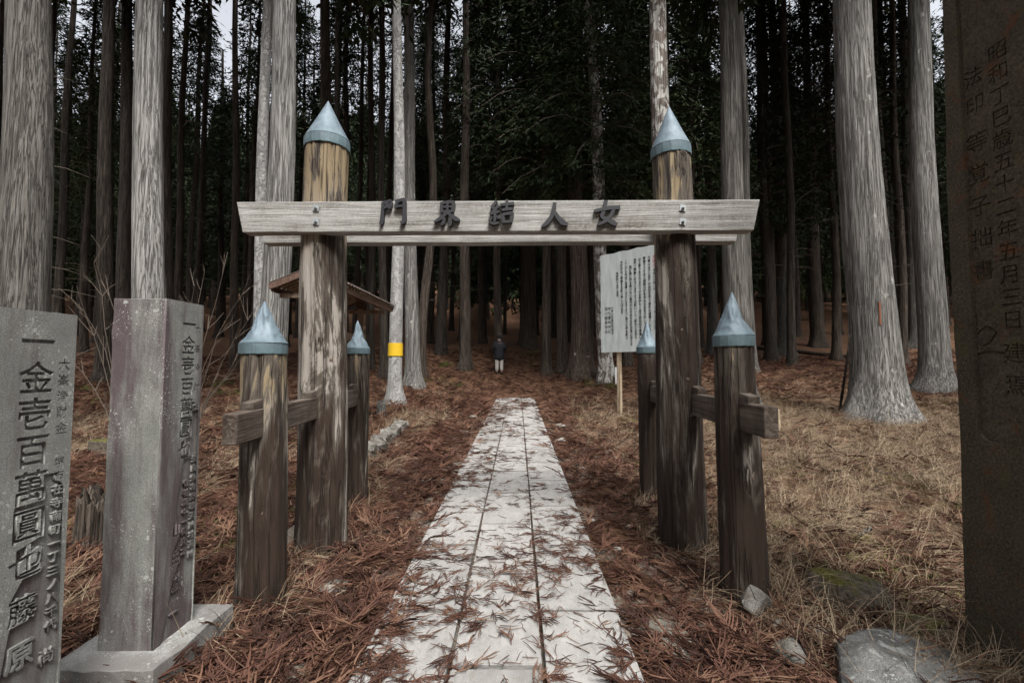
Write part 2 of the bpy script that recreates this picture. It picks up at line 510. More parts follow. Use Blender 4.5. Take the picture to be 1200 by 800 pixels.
M['hut_wood'] = timber_mat('shelter_wood', (0.09, 0.06, 0.04), (0.20, 0.145, 0.105), (0.34, 0.27, 0.21), 2)
M['hut_brown'] = timber_mat('shelter_brown', (0.05, 0.03, 0.024), (0.11, 0.066, 0.05), (0.17, 0.11, 0.085), 1)
M['stake'] = timber_mat('stake_wood', (0.17, 0.12, 0.07), (0.36, 0.28, 0.19), (0.50, 0.42, 0.31), 2)
M['knot'] = timber_mat('knot_wood', (0.03, 0.02, 0.016), (0.12, 0.085, 0.06), (0.36, 0.31, 0.26), 2)

def copper_mat():
    t = NT('verdigris_copper')
    c = t.coords((1, 1, 1))
    a = t.noise(c, 9.0, 5, 0.6)
    b = t.noise(c, 70.0, 4, 0.7)
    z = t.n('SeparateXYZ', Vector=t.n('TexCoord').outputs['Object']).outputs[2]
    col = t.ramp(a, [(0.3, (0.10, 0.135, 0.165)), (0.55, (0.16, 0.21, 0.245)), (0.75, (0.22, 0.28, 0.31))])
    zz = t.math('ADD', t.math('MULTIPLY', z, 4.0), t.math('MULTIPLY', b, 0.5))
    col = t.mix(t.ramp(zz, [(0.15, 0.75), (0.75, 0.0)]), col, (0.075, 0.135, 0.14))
    s = t.noise(t.coords((30, 30, 3)), 1.0, 4, 0.6)
    col = t.mix(t.ramp(s, [(0.58, 0.0), (0.70, 0.5)]), col, (0.075, 0.075, 0.085))
    return t.done(col, t.ramp(b, [(0.3, 0.5), (0.7, 0.7)]), t.bump(t.math('ADD', a, t.math('MULTIPLY', b, 0.15)), 0.01, 0.5), metal=0.15, spec=0.45)
M['copper'] = copper_mat()
M['letter'] = NT('painted_letter').done((0.028, 0.028, 0.032), 0.5, spec=0.4)
M['bolt'] = NT('galvanised_bolt').done((0.42, 0.45, 0.46), 0.5, metal=0.6)
M['ink'] = NT('black_ink').done((0.035, 0.035, 0.035), 0.7)
M['red_ink'] = NT('red_ink').done((0.55, 0.06, 0.07), 0.7)
M['yellow'] = NT('yellow_tape').done((0.62, 0.40, 0.02), 0.6)
M['white'] = NT('white_card').done((0.70, 0.72, 0.74), 0.6)
M['metal_roof'] = timber_mat('roof_metal', (0.05, 0.035, 0.03), (0.095, 0.07, 0.062), (0.14, 0.11, 0.10), 0)
M['glass_dark'] = NT('dark_panel').done((0.02, 0.022, 0.025), 0.25, spec=0.5)

def board_mat():
    t = NT('sign_face')
    s = t.noise(t.coords((7, 7, 1.4)), 1.0, 5, 0.65)
    d = t.noise(t.coords((1, 1, 1)), 25.0, 5, 0.7)
    col = t.ramp(s, [(0.3, (0.40, 0.44, 0.43)), (0.6, (0.56, 0.60, 0.595))])
    col = t.mix(t.ramp(d, [(0.62, 0.0), (0.75, 0.5)]), col, (0.30, 0.33, 0.28))
    return t.done(col, 0.6)
M['board'] = board_mat()

def litter_mat(name, stops):
    t = NT(name)
    r = t.n('ObjectInfo').outputs['Random']
    n = t.noise(t.coords((1, 1, 1)), 30.0, 2, 0.5)
    col = t.ramp(t.math('ADD', t.math('MULTIPLY', r, 0.75), t.math('MULTIPLY', n, 0.25)), stops)
    return t.done(col, 0.8, spec=0.2)
M['sprig'] = litter_mat('cedar_litter', [(0.1, (0.035, 0.018, 0.014)), (0.4, (0.085, 0.040, 0.028)), (0.68, (0.135, 0.068, 0.046)), (0.9, (0.20, 0.118, 0.075)), (0.99, (0.30, 0.20, 0.135))])
M['straw'] = litter_mat('dry_grass', [(0.1, (0.12, 0.076, 0.047)), (0.5, (0.25, 0.185, 0.122)), (0.9, (0.37, 0.295, 0.205))])
M['moss'] = litter_mat('moss', [(0.1, (0.035, 0.038, 0.012)), (0.5, (0.085, 0.082, 0.024)), (0.9, (0.15, 0.135, 0.04))])
M['fern'] = litter_mat('ground_leaf', [(0.1, (0.04, 0.06, 0.015)), (0.5, (0.08, 0.11, 0.025)), (0.9, (0.14, 0.15, 0.04))])

# ------------------------------------------------------------------ ground
def build_ground():
    def axis(segs):
        out = []
        for a, b, st in segs:
            out += list(np.arange(a, b - 1e-6, st))
        return np.array(out + [segs[-1][1]])
    xs = axis([(-160, -40, 6), (-40, -12, 1.0), (-12, -4, 0.16), (-4, 4, 0.05), (4, 12, 0.16), (12, 40, 1.0), (40, 160, 6)])
    ys = axis([(-40, -4, 3), (-4, 0.6, 0.3), (0.6, 7, 0.05), (7, 18, 0.14), (18, 45, 0.7), (45, 220, 5)])
    X, Y = np.meshgrid(xs, ys)
    Z = ground_z(X, Y)
    off = sstep(-0.02, 0.25, np.maximum(PATH_L - X, X - PATH_R))
    fine = 0.045 * (fbm(X * 7, Y * 7, 0, 31, 3) - 0.5)
    Z = Z + off * fine * (Y < 20) - 0.02 * (1 - off)
    v = np.stack([X, Y, Z], -1).reshape(-1, 3)
    me = np_mesh('ground', v, grid_faces(len(ys), len(xs), False), M['ground'])
    tag(link('ground', me), 'brown forest floor under the cedars', kind='structure')
build_ground()

# ------------------------------------------------------------------ stone path
path = tag(link('path', None), 'pale granite slab path', kind='structure')
def build_path():
    rng = random.Random(5)
    cols = [(-0.70, -0.302, 2.44), (-0.294, 0.107, 2.017), (0.115, 0.524, 2.45)]
    ln = 0.837
    meshes = []
    for k in range(6):
        bm = bmesh.new()
        nx, ny = 8, 16
        bmesh.ops.create_cube(bm, size=1.0)
        for e in range(1):
            bmesh.ops.bevel(bm, geom=[ed for ed in bm.edges], offset=0.012, segments=2, affect='EDGES')
        for vv in bm.verts:
            vv.co.x += 0.006 * (rng.random() - 0.5)
            vv.co.y += 0.004 * (rng.random() - 0.5)
        me = bpy.data.meshes.new('slab')
        bm.to_mesh(me)
        bm.free()
        me.materials.append(M['slab'])
        meshes.append(me)
    for ci, (x0, x1, j0) in enumerate(cols):
        y = j0 - 4 * ln
        i = 0
        end = (15.4, 16.2, 15.0)[ci]
        while y < end:
            o = link('slab', meshes[rng.randrange(6)], path)
            cy = y + ln / 2
            o.location = ((x0 + x1) / 2, cy, 0.017 * cy - 0.016 + rng.uniform(-0.004, 0.004))
            o.rotation_euler = (0.017 + rng.uniform(-0.004, 0.004), rng.uniform(-0.006, 0.006), rng.uniform(-0.003, 0.003))
            o.scale = (x1 - x0 - rng.uniform(0.004, 0.012), ln - rng.uniform(0.020, 0.028), 0.08)
            y += ln
            i += 1
build_path()

# ------------------------------------------------------------------ lettering helpers
def text_splines(txt, size, x, y, pitch, sx=1.0, bold=0.0):
    """glyph outlines of one vertical column, top centre at (x, y); list of polylines"""
    out = []
    for i, ch in enumerate(txt):
        for pl in GLYPH.get(ch, ()):
            P = pl * size
            if bold:
                a, b = np.roll(P, 1, 0), np.roll(P, -1, 0)
                e1, e2 = P - a, b - P
                e1 = e1 / (np.linalg.norm(e1, axis=1, keepdims=True) + 1e-9)
                e2 = e2 / (np.linalg.norm(e2, axis=1, keepdims=True) + 1e-9)
                n = np.stack([e1[:, 1] + e2[:, 1], -e1[:, 0] - e2[:, 0]], -1)
                P = P + n / np.maximum((n * n).sum(1, keepdims=True) / 2, 0.6) * bold
            out.append([(x + q[0] * sx, y - i * pitch - size * 0.82 + q[1]) for q in P])
    return out
def filled_curve(name, polys, depth, offset, mat, outline=None):
    cu = bpy.data.curves.new(name, 'CURVE')
    cu.dimensions = '2D'
    cu.fill_mode = 'BOTH'
    cu.extrude = depth / 2
    cu.offset = offset
    for pl in ([outline] if outline else []) + polys:
        s = cu.splines.new('POLY')
        s.points.add(len(pl) - 1)
        for p, q in zip(s.points, pl):
            p.co = (q[0], q[1], 0, 1)
        s.use_cyclic_u = True
    o = bpy.data.objects.new(name, cu)
    COL.objects.link(o)
    dg = bpy.context.evaluated_depsgraph_get()
    me = bpy.data.meshes.new_from_object(o.evaluated_get(dg))
    bpy.data.objects.remove(o)
    bpy.data.curves.remove(cu)
    me.materials.clear()
    me.materials.append(mat)
    me.name = name
    return me

# ------------------------------------------------------------------ gate
GATE_Y = 3.34
gate = thing('wooden_gate', 'weathered log gate with copper cone caps, crossbeam and black characters over the path', 'gate', (0, GATE_Y, 0))
def log_mesh(name, h, r0, r1, mat, seed, knots=()):
    nc, nr = 72, max(30, int(h * 26))
    th = np.linspace(0, 2 * np.pi, nc, endpoint=False)[None, :]
    z = np.linspace(-0.12, h, nr)[:, None]
    r = r0 + (r1 - r0) * np.clip(z / h, 0, 1) + 0 * th
    cx, sx = np.cos(th), np.sin(th)
    r = r * (1 + 0.05 * (fbm(cx * 1.3 + 5, sx * 1.3 + 5, z * 1.6, seed, 2) - 0.5))
    r = r + 0.016 * (fbm(cx * 5 + 9, sx * 5 + 9, z * 1.1, seed + 3, 3) - 0.5)
    cr = fbm(cx * 8 + 3, sx * 8 + 3, z * 0.55, seed + 6, 2)
    r = r - 0.010 * sstep(0.36, 0.28, cr)
    for (ka, kz, ks) in knots:
        d = np.sqrt(((np.angle(np.exp(1j * (th - ka)))) * r0 / ks) ** 2 + ((z - kz) / (ks * 1.4)) ** 2)
        r = r + 0.018 * np.exp(-d * d) - 0.03 * np.exp(-(d * 2.4) ** 2)
    bx = 0.012 * np.sin(z * 1.7 + seed)
    v = np.stack([r * cx + bx, r * sx, z + 0 * th], -1).reshape(-1, 3)
    f = grid_faces(nr, nc)
    me = np_mesh(name, v, f, mat)
    return me
def cap_meshes(r, hb, hc, dent, seed):
    """copper band and cone; the band's foot is at z = 0"""
    n = 64
    th = np.linspace(0, 2 * np.pi, n, endpoint=False)
    crimp = 1 + 0.012 * (np.sin(th * 16) > 0.82)
    zs = np.array([0, 0.004, hb - 0.004, hb])
    rr = np.array([1.055, 1.065, 1.065, 1.05]) * r
    v = np.concatenate([np.stack([np.cos(th) * q * (crimp if 0 < i < 3 else 1), np.sin(th) * q * (crimp if 0 < i < 3 else 1), 0 * th + zz], -1) for i, (q, zz) in enumerate(zip(rr, zs))])
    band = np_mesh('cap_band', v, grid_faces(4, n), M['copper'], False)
    nr = 36
    t = np.linspace(0, 1, nr)[:, None]
    T = th[None, :]
    R = r * 1.05 * (1 - t) + 0.003
    D = dent * np.sin(np.pi * np.clip(t, 0, 1)) ** 0.8
    fold = vn(np.cos(T) * 1.6 + 4 + t * 1.2, np.sin(T) * 1.6 + 4, t * 2.2, seed)
    f2 = vn(np.cos(T) * 2.6 + 4 - t * 1.5, np.sin(T) * 2.6 + 9, t * 3.0, seed + 1)
    R = R * (1 - D * (0.9 * np.abs(2 * fold - 1) ** 0.6 + 0.5 * np.abs(2 * f2 - 1) ** 0.6))
    bx = dent * 0.10 * r * np.sin(t * 5 + seed)
    V = np.stack([R * np.cos(T) + bx * (1 - t), R * np.sin(T), hb + hc * t + 0 * T], -1).reshape(-1, 3)
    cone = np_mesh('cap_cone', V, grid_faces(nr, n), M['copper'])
    return band, cone
def gate_post(name, bottom, top, r0, r1, hb, hc, dent, dark, seed, knots, label=None):
    """bottom/top: world points of the log's axis"""
    bottom, top = Vector(bottom), Vector(top)
    ax = top - bottom
    h = ax.length
    q = ax.to_track_quat('Z', 'Y')
    me = log_mesh(name, h, r0, r1, post_mat(name + '_wood', h, dark, seed), seed, knots)
    o = link(name, me, gate)
    o.location = bottom - Vector(gate.location)
    o.rotation_mode = 'QUATERNION'
    # keep the turn about the log's own axis so that knots face where they are set
    o.rotation_quaternion = Vector((0, 0, 1)).rotation_difference(ax.normalized())
    b, c = cap_meshes(r1, hb, hc, dent, seed)
    for nm, m in (('cap_band', b), ('cap_cone', c)):
        k = link(nm, m, o, (0.012 * math.sin(h * 1.7 + seed), 0, h - hb * 0.55))
    if label:
        o['label'] = label
    for ka, kz, ks in knots:
        mk = MB()
        rr = r0 + (r1 - r0) * kz / h
        p = Vector((math.cos(ka), math.sin(ka), 0))
        mk.tube([p * (rr - 0.05) + Vector((0, 0, kz)), p * (rr - 0.016) + Vector((0, 0, kz)), p * (rr - 0.010) + Vector((0, 0, kz + 0.003))],
                [ks * 0.50, ks * 0.46, ks * 0.26], 10)
        link('knot', mk.mesh('knot', M['knot'], True), o)
    return o
A = -math.pi / 2                      # the side of a log that faces the camera
def post_pts(pxb, pyb, pxt, pyt, y):
    b = at_y(pxb, pyb, y)
    t = at_y(pxt, pyt, y)
    b.z = gz(b.x, b.y) - 0.02
    return b, t
gate_post('main_post', *post_pts(375, 632, 384, 171, 3.34), 0.181, 0.154, 0.075, 0.315, 0.03, 0.0, 1,
          ((A + 0.5, 0.62, 0.07), (A + 0.35, 0.34, 0.05), (A + 0.75, 1.38, 0.06), (A - 0.5, 1.15, 0.05)))
gate_post('main_post', *post_pts(802, 622, 785, 180, 3.34), 0.172, 0.136, 0.075, 0.33, 0.04, 0.035, 4,
          ((A - 0.1, 1.55, 0.05), (A + 0.2, 1.86, 0.05), (A + 0.1, 1.2, 0.05), (A + 0.3, 0.95, 0.05), (A - 0.4, 2.12, 0.05), (A + 0.25, 2.75, 0.06)))
gate_post('side_post', *post_pts(303, 700, 309, 408, 2.50), 0.125, 0.114, 0.062, 0.235, 0.34, 0.035, 7, ((A + 0.5, 0.55, 0.06), (A + 0.9, 1.3, 0.04)),
          'dark stained side post whose copper cap has a large dent')
gate_post('side_post', *post_pts(418, 580, 418, 411, 4.30), 0.112, 0.106, 0.058, 0.265, 0.42, 0.06, 11, ())
gate_post('side_post', *post_pts(872, 690, 862, 399, 2.56), 0.122, 0.102, 0.062, 0.245, 0.26, 0.055, 15, ((A + 0.2, 0.7, 0.05),))
gate_post('side_post', *post_pts(762, 575, 758, 410, 4.40), 0.106, 0.098, 0.058, 0.25, 0.24, 0.055, 19, ())

def slant_beam(name, y0, y1, px_l, px_r, zt, zb, inset):
    """crossbeam whose ends are cut on the slant; long axis along x"""
    n = 60
    v, f = [], []
    xl, xr = px_l, px_r
    for i in range(n + 1):
        u = i / n
        for (yy, zz, ins) in ((y0, zb, inset), (y1, zb, inset), (y1, zt, 0), (y0, zt, 0)):
            x = (xl + ins) + (xr - xl - 2 * ins) * u
            w = 0.004 * (vn(x * 3, zz * 9, yy * 7, 5) - 0.5) + 0.003 * (vn(x * 11, zz * 9, yy * 7, 6) - 0.5)
            v.append((x, yy + w, zz + w * 0.8))
    for i in range(n):
        for k in range(4):
            f.append((i * 4 + k, (i + 1) * 4 + k, (i + 1) * 4 + (k + 1) % 4, i * 4 + (k + 1) % 4))
    f.append((0, 1, 2, 3))
    f.append((n * 4 + 3, n * 4 + 2, n * 4 + 1, n * 4))
    me = bpy.data.meshes.new(name)
    me.from_pydata(v, [], f)
    me.materials.append(M['beam'])
    bm = bmesh.new()
    bm.from_mesh(me)
    bmesh.ops.recalc_face_normals(bm, faces=bm.faces)
    bm.to_mesh(me)
    bm.free()
    return me
yf = 3.13
pl, pr = at_y(277, 235, yf), at_y(891, 235, yf)
zt, zb = at_y(600, 235, yf).z, at_y(600, 271, yf).z
front_beam = bevel(link('crossbeam', slant_beam('crossbeam', yf - GATE_Y, yf + 0.10 - GATE_Y, pl.x, pr.x, zt, zb, 0.05), gate), 0.006)
yb = 3.40
pl2, pr2 = at_y(308, 280, yb), at_y(863, 280, yb)
zb2 = at_y(600, 284, yb).z
bevel(link('crossbeam', slant_beam('crossbeam', yb - GATE_Y, yb + 0.10 - GATE_Y, pl2.x - 0.03, pr2.x + 0.03, zb2 + 0.215, zb2, 0.03), gate), 0.006)['label'] = 'plain crossbeam bolted behind the posts'

for px in (371, 800):
    for py in (244, 260):
        p = at_y(px, py, yf)
        b = MB()
        b.box(-0.022, 0.022, -0.006, 0.0, -0.022, 0.022, Matrix.Rotation(0.2, 4, 'Y'))
        b.tube([(0, -0.004, 0), (0, -0.018, 0)], 0.011, 6)
        b.tube([(0, -0.018, 0), (0, -0.026, 0)], 0.006, 8)
        link('bolt', b.mesh('bolt', M['bolt']), front_beam, (p.x, p.y - GATE_Y - 0.003, p.z))

# brush characters: strokes are polylines with a width at each point, in a unit square
def stroke(pts, n=14):
    P = np.array([p[:2] for p in pts], float)
    W = np.array([p[2] for p in pts], float)
    s = np.concatenate([[0], np.cumsum(np.hypot(*np.diff(P, axis=0).T))])
    u = np.linspace(0, s[-1], n)
    x, y, w = (np.interp(u, s, P[:, 0]), np.interp(u, s, P[:, 1]), np.interp(u, s, W))
    dx, dy = np.gradient(x), np.gradient(y)
    l = np.hypot(dx, dy) + 1e-9
    nx, ny = -dy / l, dx / l
    return np.concatenate([np.stack([x + nx * w, y + ny * w], -1), np.stack([x - nx * w, y - ny * w], -1)[::-1]])
CH = {
 '門': [[(.10, .90, .05), (.09, .5, .05), (.06, .10, .06), (.0, .02, .04)],
       [(.10, .86, .05), (.26, .90, .045), (.40, .96, .05), (.40, .82, .05), (.37, .62, .04)],
       [(.24, .92, .03), (.26, .80, .05), (.38, .64, .045)],
       [(.12, .64, .035), (.24, .72, .04), (.38, .68, .035)],
       [(.58, .70, .04), (.66, .88, .05), (.72, .99, .04)],
       [(.58, .90, .04), (.78, .96, .05), (.94, .99, .055), (.94, .6, .05), (.95, .20, .055), (.90, .05, .05), (.78, .12, .02)],
       [(.60, .68, .03), (.76, .74, .035), (.92, .72, .03)]],
 '界': [[(.28, .96, .045), (.29, .72, .045), (.32, .56, .04)], [(.28, .92, .04), (.56, .97, .045), (.76, .96, .055), (.74, .74, .05), (.70, .57, .045)],
       [(.32, .76, .032), (.52, .79, .035), (.70, .78, .03)], [(.52, .94, .032), (.52, .60, .035)], [(.33, .58, .035), (.52, .60, .035), (.70, .59, .035)],
       [(.50, .56, .05), (.34, .38, .055), (.14, .24, .05), (.0, .18, .02)], [(.52, .54, .04), (.70, .40, .055), (.86, .28, .07), (1.0, .24, .03)],
       [(.40, .34, .045), (.38, .16, .05), (.28, .04, .03)], [(.63, .36, .05), (.63, .14, .055), (.62, .0, .04)]],
 '結': [[(.30, .98, .04), (.20, .84, .045), (.10, .72, .04)], [(.10, .74, .04), (.22, .68, .045), (.34, .70, .03)], [(.38, .80, .04), (.24, .62, .045), (.08, .46, .05)],
       [(.06, .48, .045), (.26, .52, .05), (.42, .56, .03)], [(.24, .50, .04), (.24, .28, .045), (.22, .16, .03)], [(.12, .36, .035), (.06, .24, .045), (.02, .18, .03)],
       [(.32, .38, .03), (.38, .30, .045), (.42, .26, .03)],
       [(.44, .80, .035), (.70, .84, .045), (.98, .86, .05)], [(.70, 1.02, .045), (.70, .82, .045), (.69, .62, .035)], [(.50, .60, .035), (.72, .63, .045), (.92, .65, .045)],
       [(.54, .46, .045), (.56, .24, .05), (.60, .08, .045)], [(.54, .42, .04), (.74, .46, .045), (.92, .46, .055), (.88, .26, .05), (.84, .12, .045)], [(.58, .13, .04), (.72, .14, .04), (.86, .14, .035)],
       [(.02, .12, .03), (.2, .06, .045), (.4, .10, .03)]],
 '人': [[(.50, .98, .05), (.48, .70, .06), (.36, .40, .06), (.18, .16, .065), (.0, .04, .03)], [(.48, .62, .05), (.62, .40, .065), (.80, .20, .085), (1.0, .10, .035)]],
 '女': [[(.44, 1.0, .05), (.40, .76, .055), (.30, .46, .055), (.24, .36, .05), (.46, .26, .06), (.70, .12, .075), (.86, .04, .05)],
       [(.74, .66, .045), (.62, .40, .055), (.40, .18, .055), (.12, .04, .03)],
       [(.0, .58, .05), (.24, .64, .05), (.60, .70, .055), (.98, .72, .06)]],
}
def letter_mesh(ch, size, th):
    mb = MB()
    for k, st in enumerate(CH[ch]):
        o = stroke([(a, b, c * 1.3) for a, b, c in st]) - 0.5
        n = len(o)
        d0, d1 = -th - 0.0011 * k, -0.002 - 0.0003 * k     # strokes overlap, each its own depth
        vs = [(p[0] * size, d0, p[1] * size) for p in o] + [(p[0] * size, d1, p[1] * size) for p in o]
        m = n // 2
        fs = []
        for i in range(m - 1):
            a, b, c, d = i, i + 1, n - 2 - i, n - 1 - i
            fs.append((a, b, c, d))
            fs.append((n + d, n + c, n + b, n + a))
        for i in range(n):
            j = (i + 1) % n
            fs.append((i, n + i, n + j, j))
        mb.add(vs, fs)
    me = mb.mesh('letter', M['letter'])
    bm = bmesh.new()
    bm.from_mesh(me)
    bmesh.ops.recalc_face_normals(bm, faces=bm.faces)
    bm.to_mesh(me)
    bm.free()
    return me
for ch, px, py in (('門', 461, 249), ('界', 524, 251), ('結', 588, 250), ('人', 650, 252), ('女', 712, 250)):
    p = at_y(px, py, yf - 0.02)
    link('letter', letter_mesh(ch, 0.180, 0.03), front_beam, (p.x, yf - GATE_Y, p.z), (0, 0, 0))

for side, pts in ((-1, (2.14, 4.62)), (1, (2.20, 4.72))):
    px0 = -1.365 if side < 0 else 1.215
    px1 = -1.555 if side < 0 else 1.295
    y0, y1 = pts
    ang = math.atan2(px1 - px0, y1 - y0)
    mb = MB()
    n = 24
    L = y1 - y0
    for i in range(n):
        pass
    mb.box(-0.035, 0.035, 0, L, -0.075, 0.075)
    zc = 1.045 if side < 0 else 1.075
    o = link('tie_beam', mb.mesh('tie_beam', M['brace']), gate, (px0, y0 - GATE_Y, zc), (0.004, 0, -ang))
    bevel(o, 0.006)
    for wy in ((2.36, 3.14, 4.18) if side < 0 else (2.43, 3.15, 4.30)):
        w = MB().box(-0.03, 0.03, -0.06, 0.06, 0, 0.045)
        wo_ = link('wedge', w.mesh('wedge', M['brace']), o, (0, wy - y0, 0.076), (0.12, 0, 0))
        bevel(wo_, 0.004)

# ------------------------------------------------------------------ inscribed stones
def stone_block(name, x0, x1, y0, y1, z0, z1, mat, parent, amp=0.004, seed=0, seg=0.05):
    """rough-edged cut block"""
    bm = bmesh.new()
    bmesh.ops.create_cube(bm, size=1.0)
    for v in bm.verts:
        v.co = Vector((x0 + (v.co.x + .5) * (x1 - x0), y0 + (v.co.y + .5) * (y1 - y0), z0 + (v.co.z + .5) * (z1 - z0)))
    bmesh.ops.bevel(bm, geom=list(bm.edges), offset=0.003, segments=1, affect='EDGES')
    for ax, (a, b) in enumerate(((x0, x1), (y0, y1), (z0, z1))):
        k = int((b - a) / seg)
        for i in range(1, k):
            co = [0, 0, 0]
            no = [0, 0, 0]
            co[ax] = a + (b - a) * i / k
            no[ax] = 1
            bmesh.ops.bisect_plane(bm, geom=bm.verts[:] + bm.edges[:] + bm.faces[:], plane_co=co, plane_no=no)
    for v in bm.verts:
        c = v.co
        edge = 0
        for q, (a, b) in zip(c, ((x0, x1), (y0, y1), (z0, z1))):
            edge += (q - a < 0.012) or (b - q < 0.012)
        k = amp * (2.0 if edge >= 2 else 0.5)
        for ax in range(3):
            v.co[ax] += k * (float(vn(c.x * 23, c.y * 23, c.z * 23, seed + ax)) - 0.5)
    me = bpy.data.meshes.new(name)
    bm.to_mesh(me)
    bm.free()
    me.materials.append(mat)
    return link(name, me, parent)

def pillar(label, xf, y0, y1, ztop, cols, plinth, seed, rot=0.0):
    """square pillar whose carved face looks along +x; the carved face is a real plate with the characters cut out"""
    w = y1 - y0
    yc = (y0 + y1) / 2
    gb = gz(xf - w / 2, yc)
    t = thing('stone_pillar', label, 'stone pillar', (xf, yc, gb - 0.05), 'inscribed donor pillars', (0, 0, rot))
    H = ztop - gb + 0.05
    stone_block('shaft', -w, -0.0085, -w / 2, w / 2, 0, H, M['pillar'], t, 0.004, seed)
    polys = []
    for txt, size, u, v, pitch, sx in cols:
        polys += text_splines(txt, size, u, H - v, pitch, sx, size * (0.016 if size > 0.08 else 0.008))
    e = 0.0005
    outl = [(-w / 2 + e, e), (w / 2 - e, e), (w / 2 - e, H - e), (-w / 2 + e, H - e)]
    me = filled_curve('carved_face', polys, 0.009, 0.0, M['pillar'], outl)
    me.transform(Matrix(((0, 0, 1, -0.0042), (1, 0, 0, 0), (0, 1, 0, 0), (0, 0, 0, 1))))
    link('carved_face', me, t)
    if plinth:
        stone_block('plinth', -w - 0.10, 0.10, -w / 2 - 0.12, w / 2 + 0.14, 0.0, plinth, M['pillar_base'], t, 0.008, seed + 9)
    return t
pillar('square granite donor pillar without a plinth, wide brush characters ending in a family name', -1.50, 1.275, 1.515, 1.52,
       [(PILLAR_A[0], 0.105, 0.0, 0.05, 0.112, 1.0), (PILLAR_A[1], 0.085, -0.005, 0.87, 0.135, 1.0), (PILLAR_A[2], 0.040, 0.083, 0.15, 0.052, 1.0),
        (PILLAR_A[3], 0.036, 0.083, 0.47, 0.043, 1.0), (PILLAR_A[4], 0.05, 0.075, 1.07, 0.11, 1.0), (PILLAR_A[5], 0.055, -0.005, 1.14, 0.1, 1.0)], 0, 3)
pillar('square granite donor pillar on a low plinth with purple stains and white lichen', -1.50, 1.90, 2.13, 1.635,
       [(PILLAR_B[0], 0.088, 0.025, 0.06, 0.094, 0.95), (PILLAR_B[1], 0.062, -0.005, 0.98, 0.118, 0.9), (PILLAR_B[2], 0.040, 0.082, 0.10, 0.09, 1.0),
        (PILLAR_B[3], 0.034, 0.085, 0.70, 0.043, 1.0), (PILLAR_B[4], 0.034, 0.04, 0.80, 0.043, 1.0)], 0.17, 8)

